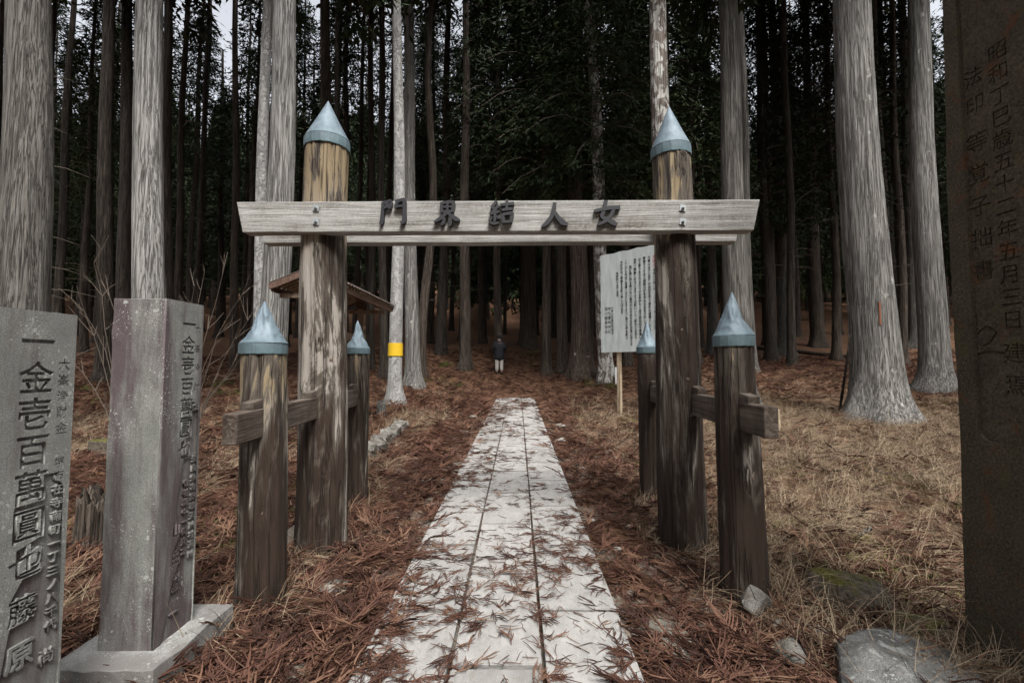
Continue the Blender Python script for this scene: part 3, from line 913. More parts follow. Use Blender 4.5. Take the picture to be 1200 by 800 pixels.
def monument():
    XF = 2.0
    y_far = 2.055
    gb = gz(XF + 0.2, 1.7)
    t = thing('stone_monument', 'tall dark stone monument with a recessed carved panel and rusty stains', 'monument', (XF, y_far, gb - 0.05))
    z0 = gb - 0.05
    H = 4.1 - z0
    Wd = 1.25
    # outline in (u, v): u runs towards the camera, v up
    rng = random.Random(4)
    outl = []
    for i in range(26):
        v = H * i / 25
        outl.append((-0.062 * (1 - v / H) + 0.008 * (rng.random() - .5) + 0.008 * math.sin(v * 2.1), v))
    top = [(0.12, H + 0.10), (0.5, H + 0.24), (0.9, H + 0.2)]
    right = [(Wd + 0.01 * (rng.random() - .5), H * i / 12) for i in range(12, -1, -1)]
    outl = outl + top + right
    def uv(px, py):
        p = at_x(px, py, XF)
        return (y_far - p.y, p.z - z0)
    lu = 0.045
    lv = uv(1125, 512)[1]
    pu0, pu1, pv0, pv1 = lu, Wd - lu, lv, uv(1115, 5)[1] + 0.1
    R = 0.05
    hole = []
    for cx, cy, a0 in ((pu1 - R, pv0 + R, -90), (pu1 - R, pv1 - R, 0), (pu0 + R, pv1 - R, 90), (pu0 + R, pv0 + R, 180)):
        for k in range(7):
            a = math.radians(a0 + 15 * k)
            hole.append((cx + R * math.cos(a), cy + R * math.sin(a)))
    def place(me, depth_mid):
        # (u, v, w) -> x = -w side towards the path, y = -u, z = v
        me.transform(Matrix(((0, 0, -1, depth_mid), (-1, 0, 0, 0), (0, 1, 0, 0), (0, 0, 0, 1))))
        bm = bmesh.new()
        bm.from_mesh(me)
        bmesh.ops.recalc_face_normals(bm, faces=bm.faces)
        bm.to_mesh(me)
        bm.free()
        return me
    fr = place(filled_curve('margin_face', [hole], 0.016, 0.0, M['monument'], outl), 0.008)
    link('margin_face', fr, t)
    a, b = uv(1160, 60), uv(1190, 452)
    c = uv(1128, 92)
    polys = text_splines(MONUMENT[0], 0.086, (a[0] + b[0]) / 2 - 0.0, uv(1160, 52)[1], 0.0945, 1.0, 0.0)
    polys += text_splines(MONUMENT[1], 0.09, (a[0] + b[0]) / 2, uv(1180, 402)[1], 0.13)
    polys += text_splines(MONUMENT[2], 0.088, c[0] + 0.03, uv(1130, 84)[1], 0.125)
    polys += text_splines(MONUMENT[3], 0.095, c[0] + 0.03, uv(1135, 158)[1], 0.142)
    mono = []
    m0 = uv(1153, 402)
    for st in ([(-.05, .04, .004), (0, .075, .005), (.04, .05, .005), (.01, .0, .005), (-.02, -.01, .004)], [(-.06, -.05, .004), (0, -.035, .006), (.07, -.045, .006)],
               [(-.05, .01, .004), (-.03, -.02, .005)], [(.0, .03, .004), (.05, -.02, .006)]):
        mono.append([(m0[0] + q[0], m0[1] + q[1]) for q in stroke(st, 8)])
    polys += mono[:2]
    e = 0.002
    rect = [(pu0 - 0.02, pv0 - 0.02), (pu1 + .02, pv0 - .02), (pu1 + .02, pv1 + .02), (pu0 - .02, pv1 + .02)]
    pn = place(filled_curve('carved_panel', polys, 0.006, 0.0, M['monument'], rect), 0.0200)
    link('carved_panel', pn, t)
    # body behind: rough slab
    mb = MB()
    n = len(outl)
    rings = []
    for k, dx in enumerate((0.0232, 0.10, 0.22, 0.34)):
        vs = []
        for (u, v) in outl:
            j = 0.0 if k == 0 else 0.05
            nu = u + j * (float(vn(v * 5, u * 5, k * 3.3, 3)) - 0.5) + (0.02 * k if u < 0.3 else -0.02 * k) * 0.6
            vs.append((dx, -nu, v))
        rings.append(vs)
    allv = [p for r in rings for p in r]
    fs = []
    for k in range(3):
        for i in range(n):
            fs.append((k * n + i, k * n + (i + 1) % n, (k + 1) * n + (i + 1) % n, (k + 1) * n + i))
    fs.append(tuple(range(n)))
    fs.append(tuple(range(3 * n, 4 * n)))
    mb.add(allv, fs)
    me = mb.mesh('slab_body', M['monument'])
    bm = bmesh.new()
    bm.from_mesh(me)
    bmesh.ops.recalc_face_normals(bm, faces=bm.faces)
    bm.to_mesh(me)
    bm.free()
    link('slab_body', me, t)
monument()

# ------------------------------------------------------------------ rocks
def rock(label, loc, size, seed, mat, rotz=0.0, sub=4, name='rock', group=None, rough=0.55, tilt=0.0, cat='rock', facets=7):
    bm = bmesh.new()
    bmesh.ops.create_icosphere(bm, subdivisions=sub, radius=1.0)
    co = np.array([v.co[:] for v in bm.verts])
    d = 1 + rough * (fbm(co[:, 0] * 1.3 + 7, co[:, 1] * 1.3 + 3, co[:, 2] * 1.3 + seed, seed, 4) - 0.5)
    co = co * d[:, None]
    for k in range(facets):                 # chip flat facets
        n = np.array([random.Random(seed * 31 + k * 7 + i).uniform(-1, 1) for i in range(3)])
        n /= np.linalg.norm(n)
        s = co @ n
        lim = 0.72
        co -= np.clip(s - lim, 0, None)[:, None] * n * 0.85
    co *= np.array(size) / 2
    for v, c in zip(bm.verts, co):
        v.co = c
    me = bpy.data.meshes.new(name)
    bm.to_mesh(me)
    bm.free()
    me.materials.append(mat)
    me.polygons.foreach_set('use_smooth', [sub > 3] * len(me.polygons))
    o = link(name, me, None, loc, (tilt, 0, rotz))
    return tag(o, label, cat, group)
def rock_px(label, px, py, w_px, h_ratio, seed, mat, deep=1.0, sink=0.35, **kw):
    p = on_ground(px, py)
    w = w_px * p.y / FPX
    h = w * h_ratio
    return rock(label, (p.x, p.y + w * deep * 0.35, gz(p.x, p.y) + h * (0.5 - sink)), (w, w * deep, h), seed, mat, **kw)

rock('large rounded boulder with white lichen at the foot of the dark monument', (1.60, 1.90, 0.02), (0.80, 0.62, 0.40), 12, M['boulder'], 0.3, 5, facets=3)
rock_px('angular brown stone leaning on the foot of a gate side post', 889, 728, 42, 1.0, 5, M['rock'], 0.7, 0.15, rotz=0.5, rough=0.9)
rock_px('dark split rock with green moss among dry grass by the monument', 1012, 722, 100, 0.40, 21, M['mossy'], 0.6, 0.2, rotz=-0.5, tilt=0.25, rough=1.0)
rock_px('low mossy green rock touching the dark monument', 1095, 752, 80, 0.3, 23, M['mossy'], 0.8, 0.35, rough=0.9)
rock_px('flat pale sunken stone beside the granite path', 803, 785, 84, 0.16, 33, M['flat_stone'], 1.6, 0.36, rough=0.4)
rock_px('grey stone between two left gate posts', 343, 642, 40, 0.9, 41, M['pale_rock'], 0.8, 0.3)
rock_px('grey stone wedged beside the boulder near the monument', 938, 790, 50, 0.8, 44, M['rock'], 0.9, 0.30, rough=0.95, rotz=0.8)
for i, (px, py, w) in enumerate(((923, 744, 30), (942, 741, 26), (964, 745, 24))):
    rock_px('small flat cream stone in the row behind the lichened boulder', px, py, w, 0.5, 50 + i, M['pale_rock'], 0.8, 0.2, sub=3, group='small cream stones in a row')
rock_px('flat grey stone sunk in litter before the left front post', 372, 702, 60, 0.25, 61, M['pale_rock'], 1.0, 0.3)
for i, (px, py, w) in enumerate(((818, 668, 14), (700, 640, 40), (447, 735, 26))):
    pass
rk = random.Random(3)
for i in range(26):
    px, py = rk.choice([(rk.uniform(640, 740), rk.uniform(470, 640)), (rk.uniform(415, 560), rk.uniform(485, 620)), (rk.uniform(690, 760), rk.uniform(600, 780))])
    if py < 900 and not (PATH_L - 0.02 < on_ground(px, py).x < PATH_R + 0.02):
        rock_px('small pale pebble in the litter beside the path', px, py, rk.uniform(6, 16), 0.55, 70 + i, M['pale_rock'], 0.9, 0.25, sub=2, name='pebble', group='pale pebbles along the path', cat='stone')
for i, (px, py, w) in enumerate(((434, 536, 26), (445, 525, 24), (455, 516, 22), (465, 509, 20))):
    q = on_ground(px, py)
    wm = w * q.y / FPX
    o = stone_block('kerb_stone', -wm * .36, wm * .36, -wm * .75, wm * .75, -0.1, 0.16 + 0.03 * (i % 2), M['rock'], None, 0.05, 90 + i * 5)
    o.location = (q.x, q.y + 0.15, gz(q.x, q.y))
    o.rotation_euler = (0.03, 0.04, 0.08 * (i - 1.5))
    tag(o, 'squared grey kerb stone in the row beside the roofed notice shelter', 'kerb stone', 'kerb stones by the shelter')

# ------------------------------------------------------------------ trees
def trunk_mesh(name, mat, h, r_at, lean, seed, nc=40, dense=9.5, flare=0.7, flare_h=0.9, amp=0.012, bend=0.05, step=0.16, ribs=5):
    zs = np.concatenate([np.arange(-0.4, dense, step), np.linspace(dense, h, 9)])
    th = np.linspace(0, 2 * np.pi, nc, endpoint=False)[None, :]
    z = zs[:, None]
    r = r_at(np.maximum(z, 0)) + 0 * th
    zz = np.clip(z, 0, None)
    cx, sn = np.cos(th), np.sin(th)
    lob = 0.55 + 0.9 * vn(cx * 1.6 + 9, sn * 1.6 + 9, 0.0, seed) + 0.25 * np.sin(th * ribs + seed)
    r = r * (1 + flare * lob * np.exp(-zz / flare_h * 2.8))
    r = r + amp * (fbm(cx * 4.5 + 6, sn * 4.5 + 6, z * 0.55, seed + 2, 3) - 0.5) * 2
    r = r + amp * 0.8 * (vn(cx * 14 + 6, sn * 14 + 6, z * 0.8, seed + 5) - 0.5)
    bx = lean[0] * z + bend * np.sin(z * 0.55 + seed) - bend * math.sin(seed)
    by = lean[1] * z + bend * 0.6 * np.cos(z * 0.45 + seed * 2) - bend * 0.6 * math.cos(seed * 2)
    v = np.stack([r * cx + bx, r * sn + by, z + 0 * th], -1).reshape(-1, 3)
    return np_mesh(name, v, grid_faces(len(zs), nc), mat)

def crown_mesh(name, H, R, n_br, n_cl, n_sp, seed, ln=(0.24, 0.48), wd=(0.028, 0.05)):
    g = np.random.default_rng(seed)
    mb = MB()
    C, OUT = [], []
    for i in range(n_br):
        u = (i + g.random()) / n_br
        h = H * u ** 0.95
        L = (R * (1 - u) ** 0.75 * g.uniform(0.65, 1.1) + 0.3)
        if u < 0.12:
            L *= g.uniform(0.5, 1.0)
        az = i * 2.39996 + g.uniform(-0.4, 0.4)
        d = np.array([math.cos(az), math.sin(az), 0])
        t = np.linspace(0, 1, 5)
        up = g.uniform(0.15, 0.5)
        pts = [d * L * q + np.array([0, 0, h + L * (up * q - 0.75 * q * q)]) for q in t]
        mb.tube(pts, list(np.linspace(0.035, 0.008, 5)), 3, False)
        for c in range(n_cl):
            q = 0.22 + 0.78 * (c + g.random()) / n_cl
            p = d * L * q + np.array([0, 0, h + L * (up * q - 0.75 * q * q)])
            side = np.array([-d[1], d[0], 0]) * g.uniform(-1, 1) * 0.38 * L * (1.05 - q * 0.6)
            p = p + side + np.array([0, 0, -abs(g.normal()) * 0.12])
            C.append(np.repeat(p[None], n_sp, 0))
            OUT.append(np.repeat((d * 0.6 + side / max(L, .1) * 1.2 + np.array([0, 0, -0.35]))[None], n_sp, 0))
    C, OUT = np.concatenate(C), np.concatenate(OUT)
    n = len(C)
    P = C + g.normal(size=(n, 3)) * np.array([0.20, 0.20, 0.13])
    D = OUT + g.normal(size=(n, 3)) * 0.55
    D /= np.linalg.norm(D, axis=1)[:, None]
    Wv = np.cross(D, g.normal(size=(n, 3)))
    Wv /= np.linalg.norm(Wv, axis=1)[:, None] + 1e-9
    l = g.uniform(*ln, n)[:, None]
    w = g.uniform(*wd, n)[:, None]
    quad = np.stack([P, P + D * l * 0.45 + Wv * w, P + D * l, P + D * l * 0.45 - Wv * w], 1).reshape(-1, 3)
    leaf = np_mesh(name, quad, np.arange(4 * n).reshape(-1, 4), M['foliage'], False)
    br = mb.mesh(name + '_branches', M['dead_twig'])
    return leaf, br

CROWNS = [crown_mesh('crown', H, R, nb, nc, ns, 100 + i) for i, (H, R, nb, nc, ns) in enumerate(
    ((12, 1.8, 54, 5, 12), (11, 2.0, 52, 5, 12), (13, 1.7, 56, 5, 12), (12, 1.9, 52, 5, 12)))]
DENSE_CROWN = [crown_mesh('crown', 15, 3.0, 90, 8, 15, 160 + i, (0.22, 0.46), (0.05, 0.08)) for i in range(2)]
LOW_CROWN = [crown_mesh('crown', 15, 3.1, 105, 9, 16, 140 + i, (0.16, 0.34), (0.024, 0.042)) for i in range(2)]

def add_crown(t, z0, kind, lean=(0, 0), scale=1.0, rz=0.0):
    leaf, br = kind
    c = link('crown', leaf, t, (lean[0] * z0, lean[1] * z0, z0), (math.atan(-lean[1]) , math.atan(lean[0]), rz))
    c.scale = (scale, scale, 1)
    b = link('branches', br, c)
    b['kind'] = 'stuff'
    return c

tr = random.Random(2)
TREES = []
def front_tree(label, pxb, base, pxt, wpx, mat, crown_z=12.5, crown=None, height=27.0, flare=0.6, name='cedar_tree', group=None, bend=0.04, seed=None, nc=40, ref_py=250, flare_h=0.9, amp=0.012, ribs=5):
    """base: ('y', depth) or ('px', row of the foot in the photograph)"""
    if base[0] == 'px':
        p = on_ground(pxb, base[1])
        Y = p.y
    else:
        Y = base[1]
        z = gz(0, Y)
        for _ in range(4):
            row = 428 + (CAM_H - z) * FPX / Y
            p = at_y(pxb, row, Y)
            z = gz(p.x, p.y)
    bx, bz = p.x, gz(p.x, Y)
    top = at_y(pxt, 0, Y)
    lean = ((top.x - bx) / (top.z - bz), tr.uniform(-0.004, 0.004))
    zr = at_y(pxb, ref_py, Y).z - bz
    rr = wpx * Y / FPX / 2
    r0 = rr / (1 - 0.72 * zr / height)
    seed = seed if seed is not None else len(TREES) * 3 + 5
    t = thing(name, label, 'tree', (bx, Y, bz), group)
    me = trunk_mesh('trunk', mat, height, lambda z: r0 * (1 - 0.72 * z / height), lean, seed, nc, flare=flare, bend=bend, flare_h=flare_h, amp=amp, ribs=ribs)
    link('trunk', me, t)
    if crown is None:
        crown, crown_z = (DENSE_CROWN[len(TREES) % 2], max(11.6, 3.0 + 0.83 * Y)) if Y < 25 else (CROWNS[len(TREES) % 4], crown_z)  # nearer trees carry dense crowns above the view, shaped to shade the wood
    add_crown(t, crown_z - bz, crown, lean, 1.0, tr.uniform(0, 6.28))
    TREES.append((bx, Y))
    t['lean'] = lean[0]
    return t
B = M
front_tree('thick grey-brown cedar trunk rising behind the donor pillar without plinth', 19, ('y', 7.4), 26, 46, B['bark_grey'])
front_tree('straight pale grey cedar rising right behind the lichened donor pillar', 176, ('y', 9.0), 177, 31, B['bark_pale'], amp=0.016)
front_tree('stout pale cedar trunk rising behind the dented-cap side post', 316, ('y', 9.2), 330, 29, B['bark_pale'], amp=0.02)
front_tree('thin pale trunk pressed against a stout cedar behind the dented-cap side post', 303, ('y', 9.9), 314, 13, B['bark_smooth'], nc=24)
band_tree = front_tree('smooth slender whitish tree with a yellow band', 463, ('px', 472), 464, 13.5, B['bark_smooth'], flare=0.7, flare_h=0.9, bend=0.05, nc=28)
front_tree('pale slender cedar just behind the yellow-banded tree', 484, ('px', 452), 479, 15, B['bark_lichen'], nc=28)
front_tree('thin curved brownish trunk on the path side of the yellow-banded tree', 494, ('px', 441), 503, 9.5, B['bark_brown'], bend=0.16, nc=24)
front_tree('slim brown cedar left of the walking person, at the path edge', 545, ('px', 432), 547, 11, B['bark_brown'], nc=24)
front_tree('brown cedar trunk directly behind the left main gate post cap', 381, ('y', 15), 380, 14, B['bark_brown'], nc=24)
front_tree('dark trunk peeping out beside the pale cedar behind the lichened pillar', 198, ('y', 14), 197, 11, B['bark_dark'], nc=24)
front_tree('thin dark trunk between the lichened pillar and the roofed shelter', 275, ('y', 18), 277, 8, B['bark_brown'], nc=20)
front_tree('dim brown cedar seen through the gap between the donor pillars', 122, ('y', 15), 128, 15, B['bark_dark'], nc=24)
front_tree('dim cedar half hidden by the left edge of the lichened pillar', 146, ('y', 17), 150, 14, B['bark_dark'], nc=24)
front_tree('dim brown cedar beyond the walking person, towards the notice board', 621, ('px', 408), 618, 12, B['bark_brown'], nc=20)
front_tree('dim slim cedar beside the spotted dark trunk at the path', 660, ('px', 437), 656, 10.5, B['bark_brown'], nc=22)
front_tree('dark brown flared cedar with white lichen spots beside the path', 681, ('px', 441), 668, 19, B['bark_spot'], flare=0.85, flare_h=1.6, nc=32, crown_z=7.6, crown=LOW_CROWN[0])
tag_tree = front_tree('white patched trunk behind the notice board with a small white card', 711, ('px', 447), 692, 14.5, B['bark_patch'], nc=30, crown_z=8.2, crown=LOW_CROWN[1])
front_tree('whitish peeling trunk rising behind the right main gate post cap', 779, ('y', 11), 771, 23, B['bark_patch'])
front_tree('grey cedar trunk rising behind the right front side post', 870, ('y', 11.5), 853, 25, B['bark_grey'])
front_tree('thin pale grey trunk between the right gate posts', 835, ('px', 414), 826, 9.5, B['bark_grey'], nc=22)
front_tree('narrow grey trunk partly hidden by the cedar behind the right front side post', 882, ('y', 17), 869, 9, B['bark_grey'], nc=22)
front_tree('grey cedar with slightly flared foot behind the fallen log', 921, ('px', 417), 903, 13, B['bark_grey'], nc=26)
front_tree('dim brown cedar at the forest edge beyond the fallen log', 959, ('px', 406), 945, 12, B['bark_brown'], nc=24)
big_tree = front_tree('massive pale cedar with broad flared roots and lichen blotches', 1032, ('px', 492), 1001, 43, B['bark_lichen'], flare=0.68, flare_h=1.35, nc=72, amp=0.02, seed=77, ribs=6)
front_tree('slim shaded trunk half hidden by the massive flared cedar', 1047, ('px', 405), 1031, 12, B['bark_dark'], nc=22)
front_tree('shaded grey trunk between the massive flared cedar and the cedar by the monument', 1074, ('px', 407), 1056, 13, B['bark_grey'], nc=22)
front_tree('pinkish grey cedar standing right beside the dark monument edge', 1097, ('px', 457), 1077, 25, B['bark_lichen'], flare=0.7, nc=36)
front_tree('thin dim trunk between the shelter roof and the yellow-banded tree', 434, ('y', 18), 434, 8, B['bark_dark'], nc=20)
front_tree('dim trunk touching the left side of the yellow-banded tree', 450, ('y', 16), 447, 8.5, B['bark_dark'], nc=20)

# yellow band and white card belong to nothing but themselves
def band_on(t, py0, py1, r_scale=1.0):
    Y = t.location.y
    z0, z1 = at_y(460, py1, Y).z - t.location.z, at_y(460, py0, Y).z - t.location.z
    me = [c for c in t.children if c.name.startswith('trunk')][0].data
    co = np.array([v.co[:] for v in me.vertices]).reshape(-1, 28, 3)
    zz = co[:, 0, 2]
    rows = []
    for z in np.linspace(z0, z1, 5):
        k = int(np.searchsorted(zz, z))
        u = (z - zz[k - 1]) / (zz[k] - zz[k - 1])
        ring = co[k - 1] * (1 - u) + co[k] * u
        c = ring.mean(0)
        d = ring - c
        d[:, 2] = 0
        r = np.linalg.norm(d, axis=1, keepdims=True)
        rows.append(c + d / r * (r.mean() + 0.022))
    o = link('painted_band', np_mesh('painted_band', np.concatenate(rows), grid_faces(5, 28), M['yellow']), t)
    o['label'] = 'yellow band round the trunk'
band_on(band_tree, 402, 417)
def paint_mark():
    me = [c for c in big_tree.children if c.name.startswith('trunk')][0].data
    co = np.array([v.co[:] for v in me.vertices]) + np.array(big_tree.location)
    d = co - np.array([0, 0, CAM_H])
    F, Rr, U = np.array(_FWD), np.array(_RIGHT), np.array(_UP)
    dep = d @ F
    px = 600 + FPX * (d @ Rr) / dep
    py = 400 - FPX * (d @ U) / dep
    pts = []
    for row in np.linspace(350, 381, 6):
        e = (px - 1031) ** 2 + (py - row) ** 2 + 60 * (dep - dep[np.abs(py - row) < 6].min())
        k = int(np.argmin(np.where(dep > 0, e, 1e9)))
        pts.append(co[k] - np.array(big_tree.location))
    c = np.mean(pts, 0)
    mb = MB()
    n = len(pts)
    zs = np.linspace(pts[-1][2], pts[0][2], n)
    ax = np.array([c[0], c[1]])
    nrm = np.array([-0.9, -1.8])
    nrm = np.array([c[0], c[1]]) - np.array([float(np.mean([co[i][0] for i in range(len(co)) if abs(co[i][2] - big_tree.location.z - c[2]) < 0.2])) - big_tree.location.x, float(np.mean([co[i][1] for i in range(len(co)) if abs(co[i][2] - big_tree.location.z - c[2]) < 0.2])) - big_tree.location.y])
    nrm = nrm / np.linalg.norm(nrm)
    sd = np.array([-nrm[1], nrm[0]])
    vs = []
    for z in zs:
        o_ = ax + nrm * 0.02
        for sgn in (-1, 1):
            q = o_ + sd * sgn * 0.014
            vs.append((q[0], q[1], z))
            q = q - nrm * 0.05
            vs.append((q[0], q[1], z))
    fs = []
    for i in range(n - 1):
        a = i * 4
        fs += [(a, a + 2, a + 6, a + 4), (a, a + 4, a + 5, a + 1), (a + 2, a + 3, a + 7, a + 6)]
    mb.add(vs, fs)
    o = link('paint_mark', mb.mesh('paint_mark', NT('red_paint').done((0.24, 0.09, 0.05), 0.8)), big_tree)
    o['label'] = 'short reddish paint stroke on the trunk'
paint_mark()

def bg_trunk(seed, mat):
    me = trunk_mesh('trunk', mat, 25.0, lambda z: 0.20 * (1 - 0.70 * z / 25.0), (0, 0), seed, 14, dense=4.0, flare=0.5, amp=0.008, bend=0.06, step=0.4)
    return me
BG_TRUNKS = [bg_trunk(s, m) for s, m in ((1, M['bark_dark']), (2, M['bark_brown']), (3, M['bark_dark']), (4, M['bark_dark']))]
def stub_mesh(seed):
    g = random.Random(seed)
    mb = MB()
    for k in range(26):
        z = g.uniform(2.5, 11)
        a = g.uniform(0, 6.28)
        L = g.uniform(0.4, 1.7)
        d = Vector((math.cos(a), math.sin(a), 0))
        p0 = d * 0.12 + Vector((0, 0, z))
        mb.tube([p0, p0 + d * L * .5 + Vector((0, 0, .02)), p0 + d * L + Vector((0, 0, -0.12 * L))], [0.014, 0.009, 0.004], 3, False)
    return mb.mesh('dead_branch', M['dead_twig'])
STUBS = [stub_mesh(1), stub_mesh(2)]
def background():
    g = random.Random(17)
    pts = list(TREES)
    made = 0
    tries = 0
    while made < 262 and tries < 9000:
        tries += 1
        Y = 12.0 + 50.5 * g.random() ** 0.85
        X = g.uniform(-1, 1) * (Y * 1.22 + 7)
        if Y < 15.5 and -6.5 < X < 9.5:
            continue
        cor = 1.9 if Y < 30 else 0.8
        if abs(X + 0.25) < cor:
            continue
        md = 2.7 if Y < 40 else 3.2
        if any((X - a) ** 2 + (Y - b) ** 2 < md * md for a, b in pts):
            continue
        pts.append((X, Y))
        far = Y > 30
        t = thing('background_cedar', 'slender cedar standing in the dark depth of the wood', 'tree', (X, Y, gz(X, Y)), 'cedars in the depth of the wood')
        k = g.randrange(4)
        s = g.uniform(0.75, 1.45)
        o = link('trunk', BG_TRUNKS[k], t, None, (g.uniform(-.012, .012), g.uniform(-.015, .015), g.uniform(0, 6.28)))
        o.scale = (s, s, g.uniform(0.95, 1.15))
        if Y < 34:
            link('dead_branches', STUBS[g.randrange(2)], o)['kind'] = 'stuff'
        low = g.random() < 0.22
        if Y < 27:
            add_crown(t, 2.4 + 0.84 * Y + g.uniform(0, 1.0), DENSE_CROWN[g.randrange(2)], (0, 0), g.uniform(0.95, 1.2), g.uniform(0, 6.28))  # dense crown placed above the view to darken the wood below
            made += 1
            continue
        if Y > 41:
            add_crown(t, g.uniform(3.0, 6.5), DENSE_CROWN[g.randrange(2)], (0, 0), g.uniform(0.8, 1.0), g.uniform(0, 6.28)).scale.z = 1.25
            made += 1
            continue
        add_crown(t, g.uniform(6, 9) if Y > 36 else g.uniform(8.5, 11.0) if low else g.uniform(12.0, 14.5), CROWNS[g.randrange(4)], (0, 0), g.uniform(0.95, 1.3), g.uniform(0, 6.28))
        made += 1
    # cedars with low green boughs over the middle of the path
    for px, Y, cz in ((585, 21, 8.2), (612, 27, 8.0), (640, 18.5, 7.4), (735, 19, 6.6), (748, 25, 7.0), (815, 20, 6.4), (565, 29, 8.5), (905, 23, 6.6), (980, 22, 6.5), (505, 31, 13.0), (497, 37, 11.5)):
        p = at_y(px, 410, Y)
        t = thing('bough_cedar', 'cedar with low green boughs drooping beyond the gate', 'tree', (p.x, Y, gz(p.x, Y)), 'cedars with low boughs beyond the gate')
        o = link('trunk', BG_TRUNKS[1], t, None, (0, 0, g.uniform(0, 6)))
        add_crown(t, cz, LOW_CROWN[g.randrange(2)], (0, 0), g.uniform(0.95, 1.15), g.uniform(0, 6.28))
background()

# unseen cedars added round the camera: they block low sky and darken the wood
def shade_cedars():
    g = random.Random(23)
    for k in range(36):
        a = math.radians(-8 + 196 * (k + g.uniform(-.3, .3)) / 35)
        r = 19 + 6 * (k % 2) + g.uniform(-1.5, 1.5)
        X, Y = r * math.cos(a), 1.0 - r * math.sin(a)
        t = thing('unseen_shade_cedar', 'tall unseen cedar added round the camera to shade the wood', 'tree', (X, Y, gz(X, Y)), 'unseen cedars added for shade')
        o = link('trunk', BG_TRUNKS[g.randrange(4)], t, None, (0, 0, g.uniform(0, 6)))
        o.scale = (1.3, 1.3, 0.95)
        c = add_crown(t, g.uniform(4, 6), DENSE_CROWN[g.randrange(2)], (0, 0), g.uniform(1.1, 1.35), g.uniform(0, 6.28))
        c.scale.z = g.uniform(0.9, 1.1)
shade_cedars()

# the wood goes on uphill: one mass nobody could count
def far_wood():
    g = np.random.default_rng(5)
    n = 520
    Y = g.uniform(60, 120, n)
    X = g.uniform(-1, 1, n) * (Y * 1.25 + 5)
    V, F = [], []
    off = 0
    th = np.linspace(0, 2 * np.pi, 7)[:-1]
    for x, y in zip(X, Y):
        z = gz(x, y)
        h = g.uniform(22, 28)
        r = g.uniform(.18, .32)
        ring = np.stack([np.cos(th), np.sin(th), 0 * th], -1)
        V.append(np.concatenate([ring * r + (x, y, z - .3), ring * r * .2 + (x, y, z + h)]))
        F.append(grid_faces(2, 6) + off)
        off += 12
    me = np_mesh('far_wood', np.concatenate(V), np.concatenate(F), M['bark_dark'])
    o = tag(link('far_wood', me), 'far cedar wood closing the view uphill', 'wood', kind='stuff')
    m = 1500
    P = []
    for x, y in zip(X, Y):
        z = gz(x, y)
        hh = g.uniform(1, 24, 330)
        rr = 2.6 * (1 - (hh - 1) / 24) ** .8 * np.sqrt(g.random(330)) + .2
        a = g.uniform(0, 6.28, 330)
        P.append(np.stack([x + rr * np.cos(a), y + rr * np.sin(a), z + hh], -1))
    P = np.concatenate(P)
    k = len(P)
    D = g.normal(size=(k, 3)) + np.array([0, 0, -.4])
    D /= np.linalg.norm(D, axis=1)[:, None]
    W = np.cross(D, g.normal(size=(k, 3)))
    W /= np.linalg.norm(W, axis=1)[:, None]
    q = np.stack([P, P + D * .55 + W * .22, P + D * 1.2, P + D * .55 - W * .22], 1).reshape(-1, 3)
    lf = link('foliage_mass', np_mesh('foliage_mass', q, np.arange(4 * k).reshape(-1, 4), M['foliage'], False), o)
    lf['kind'] = 'stuff'
far_wood()

